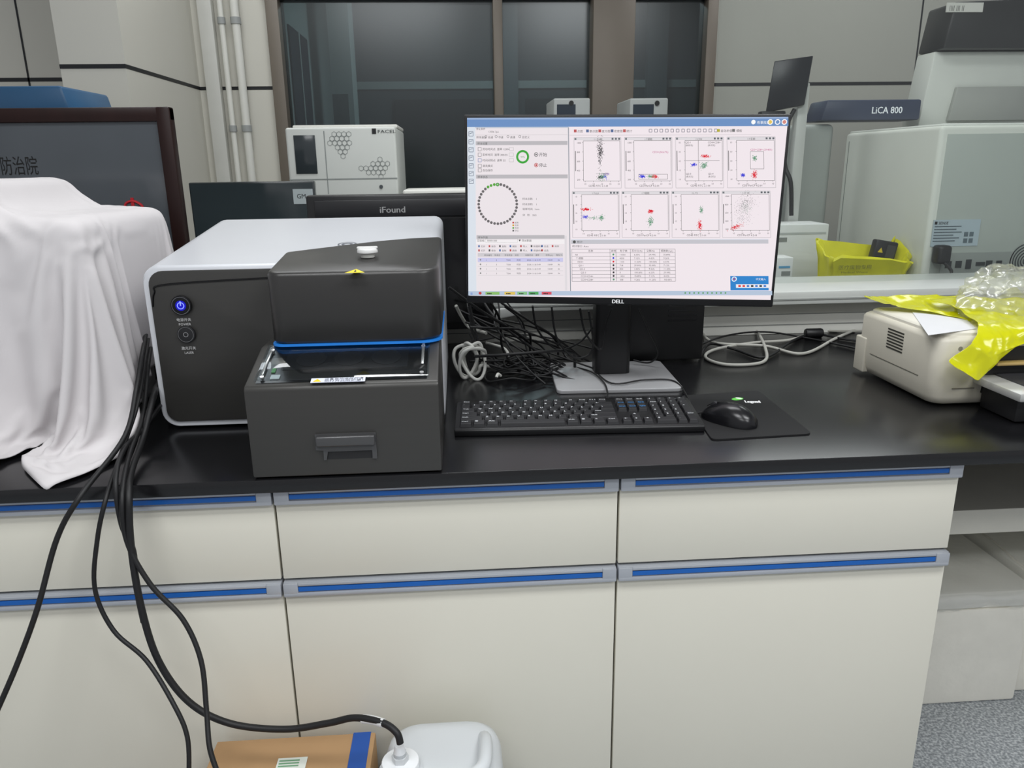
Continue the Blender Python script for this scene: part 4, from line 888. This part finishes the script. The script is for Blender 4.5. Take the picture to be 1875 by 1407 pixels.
# black monitor on arm
Yj=2.82
pts=[PY(*q,Yj) for q in ((1418,112),(1489,102),(1473,192),(1402,206))]
t=thing('arm_monitor','slim black monitor tilted on an arm at the upper right','monitor',(pts[2].x,Yj,T))
MB().loft([[p for p in pts],[p+Vector((0.01,.025,0)) for p in pts]],mat('#171a20',.3),.003).build('casing',t)
q=PY(1474,150,Yj); MB().box(q.x-.01,q.x+.03,Yj+.02,Yj+.06,T+.002,q.z,mat('#c4c6c2',.4),.006).build('pole',t)
MB().tube([PY(1455,200,Yj+.02),PY(1440,235,Yj+.02),PY(1437,300,Yj),PY(1448,335,Yj-.02),PY(1449,395,Yj-.02)],.008,BLK).build('arm',t)
q=PY(1420,203,Yj-.02); MB().box(q.x-.05,q.x+.04,Yj-.02,Yj+.02,q.z-.03,q.z,BLK,.006).build('bracket',t)
def carton(px0,py0,px1,py1,Y,dp,lab,band=None):
    a=PY(px0,py0,Y);c=PY(px1,py1,Y); b=MB().box(a.x,c.x,Y,Y+dp,(T+.001),a.z,mat('#dcdedd',.5),.004)
    if band: b.box(a.x+.01,c.x-.01,Y-.001,Y,a.z-.035,a.z-.028,mat(band,.5)); b.box(a.x+.02,a.x+.05,Y-.001,Y,a.z-.06,a.z-.045,mat('#888c8c',.5))
    return tag(b.build('white_carton'),lab,'box')
carton(1418,412,1512,480,2.68,.15,'plain white carton beside the yellow lined tray',band='#b8bcbc')
carton(1422,472,1450,512,2.45,.08,'small white carton with a blue stripe next to the monitor edge',band='#5fa0c8')
# yellow tray
Yk=2.42; DP=.10; a=PY(1524,468,Yk);c=PY(1658,505,Yk); YB=mat('#d8d420',.35,var=.2,scale=20,bump=.2,emit=.03)
ztr=PY(1560,476,Yk).z; zbk=PY(1540,446,Yk+DP).z
t=thing('yellow_lined_tray','open tray lined with a crumpled printed yellow bag','tray',((a.x+c.x)/2,Yk+.05,T))
def tl(ins,z,wv=0,back=0,n=14):
    P=rrect(a.x+ins,c.x-ins,Yk+ins,Yk+DP-ins,.02,4); P=[Vector((p[0],p[1],0)) for p in P]; P=crom(P,4,True); o=[]
    for i,p in enumerate(P):
        k=(p.y-Yk)/DP; s1=ridged(Vector((p.x*22,p.y*22,z*14))); o.append((p.x+wv*.5*math.sin(i*.9),p.y-wv*s1,z+back*k+wv*1.3*math.sin(i*.55+z*30)*ridged(Vector((p.x*9,p.y*9,3)))))
    return o
bk_=zbk-ztr
b=MB(); b.loft([tl(.02,T+.002),tl(.008,T+.05,.006),tl(.003,T+.09,.010,bk_*.2),tl(0,ztr-.03,.012,bk_*.6),tl(-.008,ztr,.016,bk_),tl(-.003,ztr+.006,.016,bk_),tl(.012,ztr-.03,.006,bk_),tl(.025,T+.08)],YB,cap=False); b.quad(tl(.025,T+.08),YB)
b.build('bag_liner',t,sharp=50)
q=PY(1530,492,Yk); MB().text('医疗废物专用',.015,face((q.x,Yk-.018,q.z)),mat('#6a6a20',.5),width=.11).text('Medical Waste',.009,face((q.x+.01,Yk-.018,q.z-.014)),mat('#6a6a20',.5),width=.09).build('lettering',t)
q=PY(1614,472,Yk+.05); MX=Matrix.Translation((q.x,Yk+.05,q.z-.01))@Matrix.Rotation(rad(10),4,'Y')
t=thing('black_adapter','black box shaped adapter standing in the yellow lined tray','adapter',(q.x,Yk+.05,q.z-.1))
MB(MX).box(-.042,.036,-.016,.016,-.05,.066,BLK,.006).build('body',t); MB(MX).quad([(-.03,-.0165,.026),(-.012,-.0165,.026),(-.021,-.0165,.042)],mat('#d8c030',.5)).box(-.002,.028,-.0175,-.016,.014,.054,mat('#3a3a3c',.5)).build('label_print',t)
# ================= LIGHT =================
def panel(name,x,y,sx,sy,e,lab):
    o=MB().box(x-sx/2,x+sx/2,y-sy/2,y+sy/2,2.97,3.0,mat('#e8e8e6',.5)).quad([(x-sx/2+.02,y-sy/2+.02,2.969),(x+sx/2-.02,y-sy/2+.02,2.969),(x+sx/2-.02,y+sy/2-.02,2.969),(x-sx/2+.02,y+sy/2-.02,2.969)],emi('#f4f8ff',1)).build(name)
    tag(o,lab,'ceiling light')
    l=bpy.data.lights.new('lamp','AREA'); l.shape='RECTANGLE'; l.size=sx;l.size_y=sy; l.energy=e; l.color=(.975,.99,1)
    lo=bpy.data.objects.new('lamp',l); COL.objects.link(lo); lo.location=(x,y,2.95)
panel('ceiling_light',-.6,.1,1.2,.6,25,'square ceiling light over the aisle, left')
panel('ceiling_light',1.3,.1,1.2,.6,27,'square ceiling light over the aisle, right')
panel('ceiling_light',-.6,-1.3,1.2,.6,20,'added fill light at the near end of the room, left')  # added behind the camera to lift the cabinets and low surfaces
panel('ceiling_light',1.5,-1.3,1.2,.6,32,'added fill light at the near end of the room, right')  # added like its left twin, reaching in under the worktop
panel('ceiling_light',.3,1.9,1.4,.35,18,'ceiling light over the black worktop')
panel('ceiling_light',-.8,3.2,1.2,.5,13,'ceiling light over the rear bench, left')
panel('ceiling_light',2.0,3.2,1.2,.5,15,'ceiling light over the rear bench, right')
panel('ceiling_light',.6,6.4,1.2,.5,36,'added fill light in the room behind the window')  # unseen lamp, added to brighten the far room
w=bpy.data.worlds.new('world'); sc.world=w; w.use_nodes=True; w.node_tree.nodes['Background'].inputs[0].default_value=(.83,.85,.89,1); w.node_tree.nodes['Background'].inputs[1].default_value=.45
